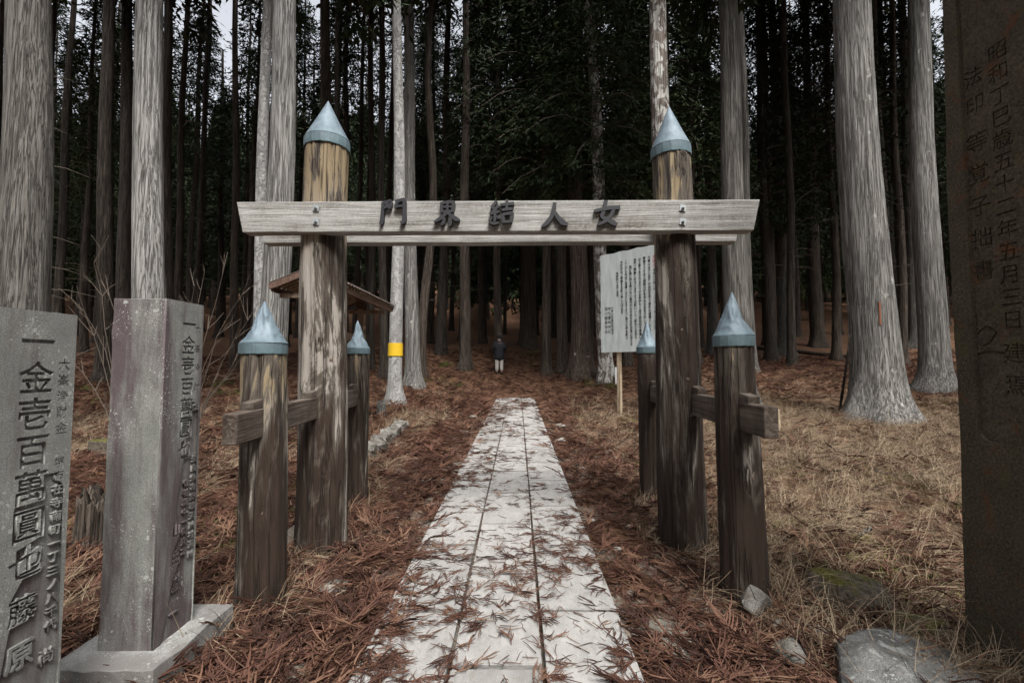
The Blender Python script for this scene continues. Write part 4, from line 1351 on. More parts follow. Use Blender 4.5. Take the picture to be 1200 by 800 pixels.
# ------------------------------------------------------------------ information board on a stake
def info_board():
    foot = on_ground(725, 484)
    Y = foot.y
    wp = lambda px, py, y: at_y(px, py, y)
    bl = at_y(705, 413, Y)
    yr = Y * 113 / 127.0
    br = at_y(771, 413, yr)
    u = Vector((br.x - bl.x, br.y - bl.y, 0))
    W = u.length * 1.04
    ang = math.atan2(u.y, u.x)
    tl = at_y(705, 300, Y)
    tr_ = at_y(770, 286, yr)
    hL, hR = tl.z - bl.z, tr_.z - bl.z
    t = thing('notice_board', 'large white notice board of black vertical writing on wooden stakes', 'notice board', (bl.x, bl.y, gz(foot.x, foot.y)), None, (0, 0, ang))
    zb = bl.z - gz(foot.x, foot.y)
    b = MB()
    n = 12
    pts = [(0, zb), (W, zb)]
    topc = [(W * (1 - i / n), zb + hR + (hL - hR) * (i / n) + 0.012 * math.sin(i * 1.9)) for i in range(n + 1)]
    poly = pts + topc
    vs = [(x, -0.012, z) for x, z in poly] + [(x, 0.012, z) for x, z in poly]
    m = len(poly)
    fs = [tuple(range(m)), tuple(range(2 * m - 1, m - 1, -1))] + [(i, m + i, m + (i + 1) % m, (i + 1) % m) for i in range(m)]
    b.add(vs, fs)
    pan = link('panel', b.mesh('panel', M['board']), t)
    for x in (W * 0.30, W * 0.80):
        s = MB().box(x - 0.045, x + 0.045, 0.0135, 0.09, -0.35, zb + hL * 0.9)
        bevel(link('stake', s.mesh('stake', M['stake']), t), 0.004)
    cols = BOARD
    black, red = [], []
    pitch = hL * 0.8 / 25
    sz = pitch * 0.98
    for i, cl in enumerate(cols):
        x = W * (0.93 - 0.077 * i)
        z0 = zb + hL * (0.90 - (0.06 if i in (5,) else 0.0) - (0.10 if i == 8 else 0)) + (hR - hL) * x / W * 0.8
        if i == 0:
            red += text_splines(cl[:3], sz * 1.15, x, z0, pitch * 1.3)
            black += text_splines(cl[3:], sz * 0.9, x, z0 - pitch * 4.0, pitch * 0.93)
        else:
            black += text_splines(cl[:25], sz, x, z0, pitch * 0.97, 1.0, sz * 0.022)
    for x, tx in ((0.16, BOARD_NAMES[0]), (0.10, BOARD_NAMES[1])):
        black += text_splines(tx, sz * 1.3, W * x, zb + hL * 0.46, pitch * 1.45)
    black += text_splines(BOARD_NAMES[2], sz, W * 0.215, zb + hL * 0.46, pitch * 0.98)
    for polys, mt, nm in ((black, M['ink'], 'lettering'), (red, M['red_ink'], 'red_lettering')):
        me = filled_curve(nm, polys, 0.001, 0.0, mt)
        me.transform(Matrix(((1, 0, 0, 0), (0, 0, -1, -0.0145), (0, 1, 0, 0), (0, 0, 0, 1))))
        link(nm, me, pan)
info_board()

# ------------------------------------------------------------------ roofed notice shelter
def shelter():
    XR, Y0, Y1 = -3.12, 6.6, 9.25
    g0 = gz(XR, 7.5)
    t = thing('notice_shelter', 'small roofed wooden notice shelter behind the left gate post', 'shelter', (XR, Y0, g0))
    zr, ze = 2.79 - g0, 2.56 - g0
    hw = 0.58
    L = Y1 - Y0
    for s in (-1, 1):
        mb = MB()
        nn = 22
        vs, fs = [], []
        prof = [(0.0, zr), (s * hw, ze)]
        # corrugated sheet: ridges run from ridge to eave
        ny = nn * 4
        for j in range(ny + 1):
            y = L * j / ny
            w = 0.012 * math.sin(2 * math.pi * j / 4)
            for (x, z) in prof:
                vs.append((x, y, z + w + 0.014))
            for (x, z) in prof:
                vs.append((x, y, z + w))
        for j in range(ny):
            a, b = j * 4, (j + 1) * 4
            fs += [(a, a + 1, b + 1, b), (a + 2, b + 2, b + 3, a + 3), (a + 1, a + 3, b + 3, b + 1)]
        fs += [(0, 2, 3, 1), (ny * 4, ny * 4 + 1, ny * 4 + 3, ny * 4 + 2)]
        mb.add(vs, fs)
        ro = link('roof_sheet', mb.mesh('roof_sheet', M['metal_roof']), t)
        for j in range(20):
            y = L * (j + 0.5) / 20
            rm = MB()
            a = math.atan2(ze - zr, hw)
            rm.box(0.04, math.hypot(hw, zr - ze) - 0.03, y - 0.018, y + 0.018, -0.065, -0.018, Matrix.Translation((0, 0, zr)) @ (Matrix.Rotation(-a, 4, 'Y') if s > 0 else Matrix.Rotation(math.pi + a, 4, 'Y') @ Matrix.Scale(-1, 4, (0, 0, 1))))
            link('rafter', rm.mesh('rafter', M['stake']), ro)
        fb = MB().box(s * (hw - 0.06) - 0.02, s * (hw - 0.06) + 0.02, 0.01, L - 0.01, ze - 0.12, ze - 0.045)
        link('eave_board', fb.mesh('eave_board', M['hut_brown']), t)
        gb = MB()
        a = math.atan2(ze - zr, hw)
        for yy in (0.0, L - 0.03):
            gb2 = MB().box(0.02, math.hypot(hw, zr - ze), yy - 0.022, yy - 0.002 + 0.02, -0.10, -0.016, Matrix.Translation((0, 0, zr)) @ (Matrix.Rotation(-a, 4, 'Y') if s > 0 else Matrix.Rotation(math.pi + a, 4, 'Y') @ Matrix.Scale(-1, 4, (0, 0, 1))))
            link('barge_board', gb2.mesh('barge_board', M['hut_brown']), t)
    rc = MB().box(-0.06, 0.06, -0.03, L + 0.03, zr + 0.028, zr + 0.06)
    bevel(link('ridge_cap', rc.mesh('ridge_cap', M['metal_roof']), t), 0.008)
    for y in (0.18, L - 0.35):
        p = MB().box(-0.055, 0.055, y - 0.055, y + 0.055, -0.3, zr - 0.12)
        po = bevel(link('post', p.mesh('post', M['hut_wood']), t), 0.005)
        k = MB()
        k.box(-0.07, 0.07, y - 0.07, y + 0.07, zr - 0.30, zr - 0.035)
        k.box(-0.095, 0.095, y - 0.095, y + 0.095, zr - 0.34, zr - 0.302)
        link('bracket', k.mesh('bracket', M['hut_brown']), po)
        c = MB().box(-hw + 0.1, hw - 0.1, y - 0.035, y + 0.035, ze - 0.19, ze - 0.125)
        link('cross_tie', c.mesh('cross_tie', M['hut_wood']), t)
    for x, z0, z1, y0, y1, mt, nm in ((0.0, 1.62, 1.76, 0.24, L - 0.41, 'hut_wood', 'rail'), (0.0, 0.55, 0.66, 0.24, L - 0.41, 'hut_wood', 'rail')):
        r = MB().box(x - 0.05, x + 0.05, y0, y1, z0, z1)
        bevel(link(nm, r.mesh(nm, M[mt]), t), 0.004)
    for j in range(6):
        y0 = 0.245 + j * (L - 0.655) / 6
        pn = MB().box(-0.03, 0.03, y0 + 0.002, y0 + (L - 0.655) / 6 - 0.004, 0.662, 1.618)
        link('plank', pn.mesh('plank', M['hut_brown']), t)
    gl = MB().box(0.036, 0.05, 0.5, L - 0.7, 0.80, 1.50)
    link('notice_pane', gl.mesh('notice_pane', M['glass_dark']), t)
    # lettered plank on the far post, facing the path
    lp = MB().box(0.062, 0.085, L - 0.44, L - 0.30, 0.25, 1.95)
    lo = link('lettered_plank', lp.mesh('lettered_plank', M['stake']), t)
    me = filled_curve('lettering', text_splines(PLANKS[0], 0.12, L - 0.37, 1.88, 0.175), 0.001, 0.002, M['ink'])
    me.transform(Matrix(((0, 0, 1, 0.0875), (1, 0, 0, 0), (0, 1, 0, 0), (0, 0, 0, 1))))
    link('lettering', me, lo)
    lp = MB().box(-0.075, 0.045, 0.100, 0.122, 0.12, 1.55)
    lo = link('lettered_plank', lp.mesh('lettered_plank', M['hut_wood']), t)
    me = filled_curve('lettering', text_splines(PLANKS[1], 0.10, -0.015, 1.48, 0.22), 0.001, 0.002, M['ink'])
    me.transform(Matrix(((1, 0, 0, 0), (0, 0, -1, 0.0985), (0, 1, 0, 0), (0, 0, 0, 1))))
    link('lettering', me, lo)
shelter()

# white card pinned low on the patched trunk, pole, logs, stumps
p = on_ground(724, 458)
cd = MB().box(-0.11, 0.11, -0.01, 0.01, 0, 0.40)
c0 = at_y(724, 457, tag_tree.location.y - 0.75)
c0.z = max(c0.z, gz(c0.x, c0.y))
sg = thing('trail_marker', 'small white marker card on a stick at the foot of the patched trunk', 'marker', (c0.x, c0.y, gz(c0.x, c0.y)))
zz = at_y(724, 456, c0.y).z - sg.location.z
z2 = at_y(724, 430, c0.y).z - sg.location.z
link('card', bevel(link('card', MB().box(-0.09, 0.09, -0.012, 0.012, zz, z2).mesh('card', M['white']), sg), 0.004).data, sg) if False else link('card', MB().box(-0.09, 0.09, -0.012, 0.012, zz, z2).mesh('card', M['white']), sg)
link('stick', MB().tube([(0, 0.03, -0.2), (0, 0.03, z2 - 0.03)], 0.015, 6).mesh('stick', M['stake']), sg)

a, b = on_ground(983, 485), None
Yp = a.y
top = at_y(998, 382, Yp + 0.25)
mb = MB().tube([a - Vector((0, 0, .05)), (a + top) / 2 + Vector((.012, 0, 0)), top], [0.03, 0.027, 0.022], 8)
tag(link('leaning_pole', mb.mesh('leaning_pole', M['bark_dark'], True)), 'thin dark pole leaning against the massive flared cedar', 'pole')

def log(label, px0, py0, px1, py1, r, name='fallen_log', mat='bark_brown'):
    p0, p1 = on_ground(px0, py0), on_ground(px1, py1)
    n = 12
    pts, rad = [], []
    for i in range(n + 1):
        u = i / n
        q = p0.lerp(p1, u)
        q.z = gz(q.x, q.y) + r * 0.8 + 0.02 * math.sin(i * 1.3)
        pts.append(q)
        rad.append(r * (1 - 0.35 * u) * (1 + 0.08 * math.sin(i * 2.2)))
    tag(link(name, MB().tube(pts, rad, 12).mesh(name, M[mat], True)), label, 'log')
log('long thin fallen log lying across the shade behind the right gate posts', 888, 410, 996, 420, 0.13)
log('broken branch on the needle floor left of the massive flared cedar', 1050, 560, 1005, 548, 0.022, 'fallen_branch')

tw = random.Random(31)
for i in range(14):
    px, py = (tw.uniform(800, 1100), tw.uniform(500, 640)) if i < 9 else (tw.uniform(120, 340), tw.uniform(500, 620))
    a = tw.uniform(0, 3.14)
    l = tw.uniform(25, 60)
    log('thin dead branch lying in the needles and dry grass', px, py, px + l * math.cos(a), py + l * 0.3 * math.sin(a), tw.uniform(0.006, 0.013), 'fallen_branch', 'bark_grey')
for o in COL.objects:
    if o.get('label') == 'thin dead branch lying in the needles and dry grass':
        o['group'] = 'thin dead branches on the floor'

def stump(label, px, py, wpx, hpx, mat, seed, jag):
    p = on_ground(px, py)
    w, h = wpx * p.y / FPX, hpx * p.y / FPX
    nc, nr = 36, 22
    th = np.linspace(0, 2 * np.pi, nc, endpoint=False)[None, :]
    u = np.linspace(0, 1, nr)[:, None]
    topz = h * (1 - jag * (0.35 * vn(np.cos(th) * 5 + 9, np.sin(th) * 5 + 9, 0, seed) + 0.6 * (0.5 + 0.5 * np.cos(th + 0.6)) * vn(np.cos(th) * 2 + 4, np.sin(th) * 2 + 4, 0, seed + 1)))
    r = w / 2 * (0.75 + 0.45 * np.exp(-u * 3.5)) * (1 + 0.25 * (fbm(np.cos(th) * 2.5 + 8, np.sin(th) * 2.5 + 8, u * 1.2, seed, 3) - 0.5))
    z = -0.1 + (topz + 0.1) * u
    v = np.stack([r * np.cos(th), r * np.sin(th), z + 0 * th], -1).reshape(-1, 3)
    inner = np.stack([0.55 * r[-1] * np.cos(th[0]), 0.55 * r[-1] * np.sin(th[0]), topz[0] * 0.86], -1)
    v = np.concatenate([v, inner, [[0, 0, h * 0.55]]])
    f = grid_faces(nr + 1, nc)
    me = bpy.data.meshes.new('stump')
    fs = [tuple(q) for q in f.tolist()] + [(nr * nc + i, nr * nc + (i + 1) % nc, nr * nc + nc) for i in range(nc)]
    me.from_pydata(v.tolist(), [], fs)
    me.materials.append(M[mat])
    me.polygons.foreach_set('use_smooth', [True] * len(me.polygons))
    tag(link('tree_stump', me, None, (p.x, p.y, gz(p.x, p.y))), label, 'stump')
stump('broken weathered stump between the two donor pillars', 108, 642, 42, 84, 'bark_brown', 4, 1.0)
stump('low mossy stump on the slope behind the broken stump', 122, 530, 36, 16, 'mossy', 9, 0.2)
stump('short pale stump behind the tie beam end of the right side post', 905, 506, 20, 28, 'stake', 6, 0.2)
stump('small pale stump at the foot of the yellow-banded tree', 447, 487, 14, 20, 'bark_grey', 14, 0.7)

# ------------------------------------------------------------------ bare shrubs
def shrub(label, px, py, tips, seed, y=None):
    base = on_ground(px, py)
    if y:
        base = at_y(px, py, y)
        base.z = gz(base.x, y)
    g = random.Random(seed)
    t = thing('bare_shrub', label, 'shrub', base)
    for (tx, ty) in tips:
        tip = at_y(tx, ty, base.y + g.uniform(-.3, .3)) - base
        mb = MB()
        n = 7
        mid = Vector((tip.x * g.uniform(.1, .4), tip.y * .5, tip.z * g.uniform(.55, .8)))
        pts = []
        for i in range(n):
            u = i / (n - 1)
            pts.append(mid * 2 * u * (1 - u) + tip * u * u + Vector((g.uniform(-.015, .015), g.uniform(-.015, .015), g.uniform(-.015, .015))))
        mb.tube(pts, list(np.linspace(0.007, 0.002, n)), 5, False)
        for k in range(7):
            i = g.randrange(2, n)
            d = (pts[min(i, n - 1)] - pts[i - 1]).normalized()
            d = (d + Vector((g.uniform(-.9, .9), g.uniform(-.9, .9), g.uniform(-.3, .8)))).normalized()
            l = g.uniform(.1, .38)
            q = pts[i]
            m = q + d * l * .5 + Vector((0, 0, g.uniform(-.03, .03)))
            mb.tube([q, m, q + d * l], [0.0045, 0.0035, 0.002], 4, False)
            if g.random() < 0.6:
                d2 = (d + Vector((g.uniform(-.9, .9), g.uniform(-.9, .9), g.uniform(-.2, .8)))).normalized()
                mb.tube([m, m + d2 * l * .5], [0.003, 0.0015], 3, False)
        link('stem', mb.mesh('stem', M['dead_twig']), t)
shrub('leafless twiggy shrub between the lichened donor pillar and the dented-cap post', 214, 470, [(240, 318), (262, 322), (282, 345), (290, 375), (300, 405), (262, 395), (228, 335), (275, 425)], 5, 5.2)
shrub('leafless shrub reaching out behind the left edge of the lichened pillar', 150, 470, [(112, 310), (98, 365), (104, 372), (82, 420), (120, 330)], 8, 5.0)

# ------------------------------------------------------------------ the walker
def walker():
    p = on_ground(585, 437)
    Y = 18.6
    p = at_y(585, 437, Y)
    p.z = gz(p.x, Y)
    t = thing('person', 'person in a dark hooded coat and pale trousers seen from behind on the path', 'person', p)
    skin = NT('skin').done((0.42, 0.26, 0.19), 0.6)
    coat_m = NT('dark_coat').done((0.012, 0.013, 0.018), 0.8)
    trou = NT('pale_trousers').done((0.42, 0.40, 0.37), 0.85)
    shoe = NT('dark_shoes').done((0.015, 0.015, 0.017), 0.6)
    def skinned(name, verts, edges, radii, mat, parent, lv=2):
        me = bpy.data.meshes.new(name)
        me.from_pydata(verts, edges, [])
        o = link(name, me, parent)
        o.modifiers.new('skin', 'SKIN')
        sv = me.skin_vertices[0].data
        for i, r in enumerate(radii):
            sv[i].radius = (r, r) if not hasattr(r, '__len__') else r
            sv[i].use_root = (i == 0)
        s = o.modifiers.new('sub', 'SUBSURF')
        s.levels = s.render_levels = lv
        dg = bpy.context.evaluated_depsgraph_get()
        m2 = bpy.data.meshes.new_from_object(o.evaluated_get(dg))
        m2.materials.clear()
        m2.materials.append(mat)
        m2.polygons.foreach_set('use_smooth', [True] * len(m2.polygons))
        o.modifiers.clear()
        o.data = m2
        return o
    V = [(0, 0, .86), (0, 0, 1.08), (0, .01, 1.30), (0, .01, 1.42), (0, .02, 1.49), (0, .03, 1.56), (0, .03, 1.63)]
    E_ = [(0, 1), (1, 2), (2, 3), (3, 4), (4, 5), (5, 6)]
    Rr = [.14, .13, .15, .09, .055, .085, .075]
    for s in (-1, 1):
        k = len(V)
        V += [(s * .09, 0, .80), (s * .095, .01, .46), (s * .10, -.01, .10), (s * .105, .10, .03)]
        E_ += [(0, k), (k, k + 1), (k + 1, k + 2), (k + 2, k + 3)]
        Rr += [.085, .06, .042, .035]
        k = len(V)
        V += [(s * .18, .01, 1.36), (s * .26, -.02, 1.10), (s * .14, .20, 1.08)]
        E_ += [(2, k), (k, k + 1), (k + 1, k + 2)]
        Rr += [.06, .045, .032]
        w = k + 2
        for f in range(5):
            q = len(V)
            a = (f - 2) * 0.016
            V += [(s * (.11 - .01 * f), .245 + .004 * (2 - abs(f - 2)), 1.08 + a), (s * (.085 - .008 * f), .285 + .004 * (2 - abs(f - 2)), 1.07 + a)]
            E_ += [(w, q), (q, q + 1)]
            Rr += [.009, .008]
    skinned('body', V, E_, Rr, skin, t, 2)
    # trousers
    tv = [(0, 0, .90), (0, 0, .84)]
    te = [(0, 1)]
    trd = [.16, .15]
    for s in (-1, 1):
        k = len(tv)
        tv += [(s * .095, 0, .74), (s * .10, .01, .46), (s * .105, -.005, .12)]
        te += [(1, k), (k, k + 1), (k + 1, k + 2)]
        trd += [.11, .088, .075]
    skinned('trousers', tv, te, trd, trou, t, 2)
    # coat with sleeves, one surface
    cv = [(0, 0, .56), (0, 0, .80), (0, 0, 1.08), (0, .01, 1.32), (0, .015, 1.45)]
    ce = [(0, 1), (1, 2), (2, 3), (3, 4)]
    cr = [(.25, .17), (.24, .17), (.215, .155), (.225, .15), (.10, .09)]
    for s in (-1, 1):
        k = len(cv)
        cv += [(s * .20, .01, 1.34), (s * .285, -.03, 1.10), (s * .17, .17, 1.08)]
        ce += [(3, k), (k, k + 1), (k + 1, k + 2)]
        cr += [(.085, .085), (.07, .07), (.055, .055)]
    skinned('coat', cv, ce, cr, coat_m, t, 2)
    hood = skinned('hood', [(-.09, -.06, 1.43), (0, -.10, 1.42), (.09, -.06, 1.43)], [(0, 1), (1, 2)], [.055, .065, .055], NT('hood_lining').done((0.05, 0.06, 0.075), 0.8), t, 1)
    th = np.linspace(0, 2 * np.pi, 24, endpoint=False)
    prof = [(1.01, 1.575), (1.06, 1.60), (1.0, 1.68), (.8, 1.735), (.4, 1.765), (.02, 1.772)]
    hv = np.concatenate([np.stack([np.cos(th) * .098 * r, .03 + np.sin(th) * .108 * r, 0 * th + z], -1) for r, z in prof])
    hat = link('knit_hat', np_mesh('knit_hat', hv, grid_faces(6, 24), coat_m), t)
    pm = skinned('pompom', [(0, .03, 1.765), (0, .03, 1.80)], [(0, 1)], [.03, .03], NT('pompom_wool').done((0.25, 0.16, 0.05), 0.9), hat, 1)
    for s in (-1, 1):
        skinned('shoe', [(s * .105, -.05, .045), (s * .105, .06, .045), (s * .108, .17, .035)], [(0, 1), (1, 2)], [.055, .05, .04], shoe, t, 1)
    t.rotation_euler = (0, 0, 0.12)
    t.scale = (0.93, 0.93, 0.93)
walker()

# ------------------------------------------------------------------ litter, grass, moss (nobody could count them)
def scatter(name, label, cat, protos, P, rot, scl, idx):
    me = bpy.data.meshes.new(name)
    me.vertices.add(len(P))
    me.vertices.foreach_set('co', np.asarray(P, np.float32).ravel())
    for nm, typ, key, arr in (('rot', 'FLOAT_VECTOR', 'vector', rot), ('scl', 'FLOAT', 'value', scl), ('idx', 'INT', 'value', idx)):
        at = me.attributes.new(nm, typ, 'POINT')
        at.data.foreach_set(key, np.asarray(arr, np.int32 if typ == 'INT' else np.float32).ravel())
    o = tag(link(name, me), label, cat, kind='stuff')
    col = bpy.data.collections.new(name + '_pieces')
    for i, m in enumerate(protos):
        col.objects.link(bpy.data.objects.new('%s_piece_%02d' % (name, i), m))
    ng = bpy.data.node_groups.new(name + '_scatter', 'GeometryNodeTree')
    ng.interface.new_socket('Geometry', in_out='INPUT', socket_type='NodeSocketGeometry')
    ng.interface.new_socket('Geometry', in_out='OUTPUT', socket_type='NodeSocketGeometry')
    N = ng.nodes
    gi, go = N.new('NodeGroupInput'), N.new('NodeGroupOutput')
    ip = N.new('GeometryNodeInstanceOnPoints')
    ci = N.new('GeometryNodeCollectionInfo')
    ci.inputs['Collection'].default_value = col
    ci.inputs['Separate Children'].default_value = True
    ci.inputs['Reset Children'].default_value = True
    def attr(nm, dt):
        a = N.new('GeometryNodeInputNamedAttribute')
        a.data_type = dt
        a.inputs['Name'].default_value = nm
        return a.outputs['Attribute']
    L = ng.links.new
    L(gi.outputs[0], ip.inputs['Points'])
    L(ci.outputs[0], ip.inputs['Instance'])
    ip.inputs['Pick Instance'].default_value = True
    L(attr('idx', 'INT'), ip.inputs['Instance Index'])
    L(attr('rot', 'FLOAT_VECTOR'), ip.inputs['Rotation'])
    L(attr('scl', 'FLOAT'), ip.inputs['Scale'])
    L(ip.outputs[0], go.inputs[0])
    md = o.modifiers.new('scatter', 'NODES')
    md.node_group = ng
    return o

def sprig(seed):
    g = random.Random(seed)
    mb = MB()
    L = g.uniform(0.10, 0.20)
    n = 6
    cur = g.uniform(-1.3, 1.3)
    pts = []
    a = 0
    p = Vector((0, 0, 0.006))
    for i in range(n):
        pts.append(p.copy())
        a += cur / n
        p = p + Vector((math.cos(a), math.sin(a), g.uniform(-.10, .12))) * (L / n)
    mb.tube(pts, list(np.linspace(0.0030, 0.0022, n)), 3, False)
    for k in range(g.randint(6, 11)):
        i = g.randrange(1, n)
        base = pts[i]
        d = (pts[i] - pts[i - 1]).normalized()
        s = g.choice((-1, 1))
        a0 = s * g.uniform(0.3, 0.9)
        l = g.uniform(0.035, 0.11)
        q = base.copy()
        bp = [q.copy()]
        for j in range(3):
            ang = a0 * (1 - 0.32 * j)
            dd = Vector((d.x * math.cos(ang) - d.y * math.sin(ang), d.x * math.sin(ang) + d.y * math.cos(ang), g.uniform(-.1, .28)))
            q = q + dd.normalized() * l / 3
            bp.append(q.copy())
        mb.tube(bp, [0.0018, 0.0027, 0.0024, 0.0009], 3, False)
    return mb.mesh('sprig', M['sprig'])
SPRIGS = [sprig(i) for i in range(14)]
def twig(seed):
    g = random.Random(seed)
    mb = MB()
    p = Vector((0, 0, .004))
    pts = [p.copy()]
    a = 0
    for j in range(4):
        a += g.uniform(-.4, .4)
        p = p + Vector((math.cos(a), math.sin(a), g.uniform(-.05, .08))) * 0.022
        pts.append(p.copy())
    mb.tube(pts, [.002, .0022, .002, .0016, .001], 3, False)
    return mb.mesh('twig', M['sprig'])
TWIGS = [twig(i) for i in range(5)]

def sample(n, ymin, ymax, expo, width=1.22, pad=0.6):
    """points over the ground, density per square metre falling as depth ** -expo"""
    y = np.empty(0)
    k = 2 - expo
    u = RNG.random(n)
    y = (ymin ** k + u * (ymax ** k - ymin ** k)) ** (1 / k)
    x = RNG.uniform(-1, 1, n) * (y * width + pad)
    return x, y

def fine_ground(x, y):
    off = sstep(-0.02, 0.25, np.maximum(PATH_L - x, x - PATH_R))
    return ground_z(x, y) + off * 0.045 * (fbm(x * 7, y * 7, 0, 31, 3) - 0.5) * (y < 20) - 0.02 * (1 - off)
PILLARS = [(-1.62, 1.395, 0.16), (-1.615, 2.015, 0.24)]
def litter():
    x, y = sample(80000, 1.1, 24, 1.55)
    on_path = (x > PATH_L) & (x < PATH_R) & (y < 15.6)
    clump = fbm(x * 1.1, y * 1.1, 0, 55, 3)
    left = x < PATH_L
    keep_left = 0.62 + 0.5 * (clump > 0.46)
    right_near = np.exp(-np.clip(x - PATH_R, 0, None) / 1.0)
    keep_right = np.clip(0.20 + 0.75 * right_near * (0.35 + (clump > 0.47)) + 0.30 * (clump > 0.55), 0, 1)
    fx = (x - PATH_L) / (PATH_R - PATH_L)
    pc = fbm(x * 2.3, y * 1.6, 0, 77, 3)
    jn = np.exp(-(np.minimum(np.abs(x + 0.298), np.abs(x - 0.111)) / 0.035) ** 2)
    pl = np.clip((pc - 0.53) * 8, 0, 1)
    left_cover = np.clip((0.36 - fx + 0.55 * (fbm(x * 1.4, y * 1.1, 0, 41, 3) - 0.5)) * 4, 0, 1) * (0.25 + 0.75 * sstep(0.42, 0.54, pc))
    keep_path = np.clip(0.012 + 0.36 * pl + 0.66 * left_cover + 0.26 * jn, 0, 1) * (1 + 2.6 * sstep(8.5, 14.5, y)) * 0.75
    keep = np.where(on_path, keep_path, np.where(left, keep_left, keep_right))
    shade = sstep(10, 16, y)
    keep = np.where(~on_path, np.maximum(keep, 0.8 * shade), keep)
    m = RNG.random(len(x)) < keep
    for (a, b, r) in PILLARS:
        m &= np.hypot(x - a, y - b) > r
    x, y, op = x[m], y[m], on_path[m]
    z = fine_ground(x, y)
    z = np.where(op, 0.017 * y + 0.025 + 0.006 * RNG.random(len(x)), z + RNG.uniform(-0.004, 0.028, len(x)))
    n = len(x)
    slope = np.where(y > 12, 0.11, 0.017)
    tilt = np.where(op, 0.05, 0.22)
    rot = np.stack([slope + RNG.normal(size=n) * tilt, RNG.normal(size=n) * tilt, RNG.uniform(0, 6.283, n)], -1)
    sc = RNG.uniform(0.75, 1.5, n) * np.clip((y / 4.5), 1, 3) ** 0.45 * np.where(op, 0.62, 1.0)
    scatter('cedar_litter', 'fallen red-brown cedar sprigs covering the forest floor and path', 'litter', SPRIGS, np.stack([x, y, z], -1), rot, sc, RNG.integers(0, len(SPRIGS), n))
    # bits of twig on the slabs
    k = 5200
    x = RNG.uniform(PATH_L, PATH_R, k)
    y = (1.2 ** .6 + RNG.random(k) * (15 ** .6 - 1.2 ** .6)) ** (1 / .6)
    d = fbm(x * 3, y * 2.2, 0, 99, 3)
    jn = np.minimum(np.abs(x + 0.298), np.abs(x - 0.111)) < 0.02
    m = RNG.random(k) < np.where(jn, 0.95, np.clip((d - 0.40) * 3, 0.12, 0.9))
    x, y = x[m], y[m]
    n = len(x)
    rot = np.stack([RNG.normal(size=n) * .04, RNG.normal(size=n) * .04, RNG.uniform(0, 6.283, n)], -1)
    scatter('twig_crumbs', 'crumbs of broken cedar twig strewn on the slabs', 'litter', TWIGS, np.stack([x, y, 0.017 * y + 0.026], -1), rot, RNG.uniform(0.35, 1.2, n), RNG.integers(0, 5, n))
litter()

def tuft(seed, n_bl=16, lo=0.10, hi=0.30, w=0.0018, mat='straw', flat=0.65):
    g = random.Random(seed)
    mb = MB()
    for k in range(n_bl):
        a = g.uniform(0, 6.283)
        l = g.uniform(lo, hi)
        lean = g.uniform(flat * 0.5, 1.35)
        p = Vector((g.uniform(-.04, .04), g.uniform(-.04, .04), 0))
        d = Vector((math.cos(a), math.sin(a), 0))
        pts = [p.copy()]
        el = 1.5 - lean * 0.6
        for j in range(4):
            el -= lean * 0.42
            p = p + (d * math.cos(el) + Vector((0, 0, math.sin(el)))) * l / 4
            p.z = max(p.z, 0.003)
            a += g.uniform(-.3, .3)
            d = Vector((math.cos(a), math.sin(a), 0))
            pts.append(p.copy())
        sd = Vector((-d.y, d.x, 0))
        vs = []
        for j, q in enumerate(pts):
            ww = w * (1 - j / 5)
            vs += [q - sd * ww, q + sd * ww + Vector((0, 0, ww))]
        mb.add(vs, [(2 * j, 2 * j + 1, 2 * j + 3, 2 * j + 2) for j in range(4)])
    return mb.mesh('tuft', M[mat])
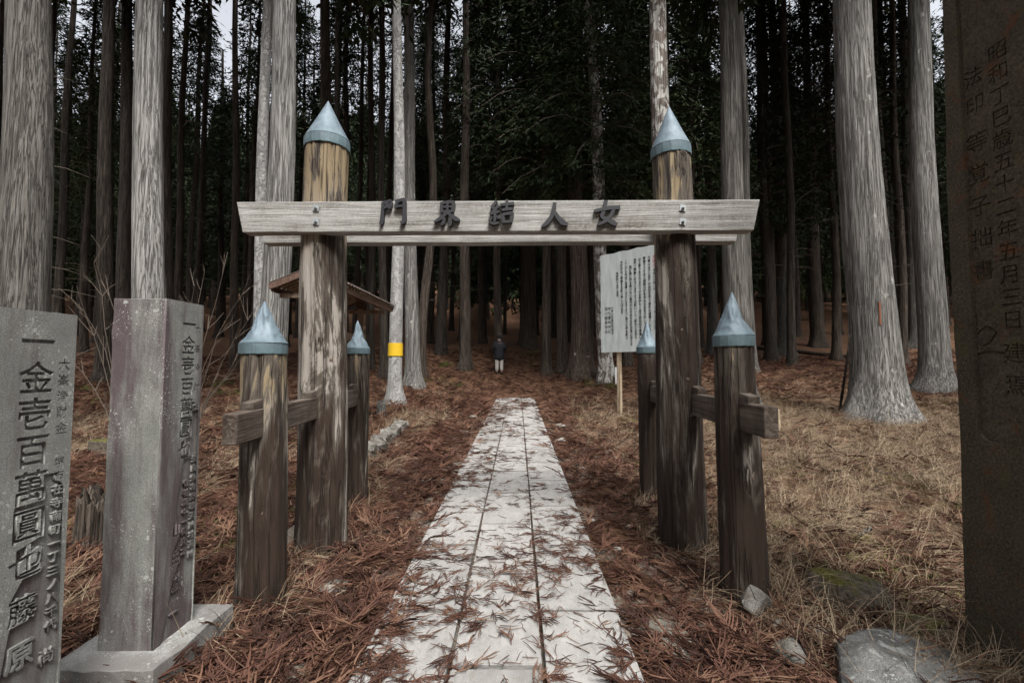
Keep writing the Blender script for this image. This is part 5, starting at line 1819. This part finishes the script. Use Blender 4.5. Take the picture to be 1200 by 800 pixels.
def grass():
    protos = [tuft(i) for i in range(8)] + [tuft(20 + i, 12, 0.15, 0.42, 0.002) for i in range(3)]
    x, y = sample(56000, 1.6, 17, 1.3)
    cl = fbm(x * 0.9, y * 0.9, 0, 63, 3)
    right = sstep(0.85, 2.0, x)
    left = sstep(-1.35, -2.0, x)
    keep = right * np.clip(0.40 + (cl - 0.42) * 4, 0.22, 1.0) + left * np.clip((cl - 0.47) * 4.5, 0.02, 0.8)
    keep = keep * (1 - 0.85 * sstep(9.5, 14, y))
    m = RNG.random(len(x)) < keep
    for (a, b, r) in PILLARS:
        m &= np.hypot(x - a, y - b) > r
    x, y = x[m], y[m]
    # collars of dead grass round the foot of the posts
    for (a, b, r) in ((1.24, 3.34, .2), (1.28, 2.56, .16), (-1.46, 3.34, .22), (-1.43, 2.5, .16), (-1.55, 4.3, .15), (1.3, 4.4, .14), (-1.6, 2.3, .3), (1.6, 2.1, .3)):
        k = 26
        an = RNG.uniform(0, 6.283, k)
        rr = r + RNG.random(k) * 0.16
        x = np.concatenate([x, a + rr * np.cos(an)])
        y = np.concatenate([y, b + rr * np.sin(an)])
    z = fine_ground(x, y) - 0.005
    n = len(x)
    rot = np.stack([RNG.normal(size=n) * .2, RNG.normal(size=n) * .2, RNG.uniform(0, 6.283, n)], -1)
    scatter('dry_grass', 'matted straw coloured dead grass round the gate posts', 'grass', protos, np.stack([x, y, z], -1), rot, RNG.uniform(0.6, 1.15, n) * np.clip(y / 5, 1, 2) ** .3, RNG.integers(0, len(protos), n))
    # moss cushions and small green leaves
    mp = [tuft(50 + i, 26, 0.02, 0.05, 0.0035, 'moss', 0.3) for i in range(4)]
    x, y = sample(16000, 2.2, 19, 1.2)
    g1 = fbm(x * 0.9 + 40, y * 0.9, 0, 81, 4)
    m = (g1 > 0.585) & ((x > 1.3) | (x < -1.9))
    x, y = x[m], y[m]
    n = len(x)
    rot = np.stack([0 * x, 0 * x, RNG.uniform(0, 6.283, n)], -1)
    scatter('moss', 'yellow-green moss cushions in the dead grass', 'moss', mp, np.stack([x, y, fine_ground(x, y)], -1), rot, RNG.uniform(0.8, 1.7, n), RNG.integers(0, 4, n))
    # green tufts at the foot of trees at the wood's edge
    fp = [tuft(70 + i, 30, 0.15, 0.38, 0.006, 'fern', 0.5) for i in range(3)]
    P = []
    for px, py, s in ((520, 428, 8), (505, 448, 8), (525, 450, 6), (620, 415, 6), (250, 452, 9), (262, 462, 6), (120, 470, 6), (690, 452, 5), (720, 455, 7), (100, 455, 6)):
        c = on_ground(px, py)
        for k in range(s):
            P.append((c.x + RNG.normal() * .28, c.y + RNG.normal() * .28))
    P = np.array(P)
    n = len(P)
    rot = np.stack([0 * P[:, 0], 0 * P[:, 0], RNG.uniform(0, 6.283, n)], -1)
    scatter('green_tufts', 'low green leafy tufts at the edge of the wood', 'plant', fp, np.stack([P[:, 0], P[:, 1], fine_ground(P[:, 0], P[:, 1])], -1), rot, RNG.uniform(0.6, 1.2, n), RNG.integers(0, 3, n))
grass()
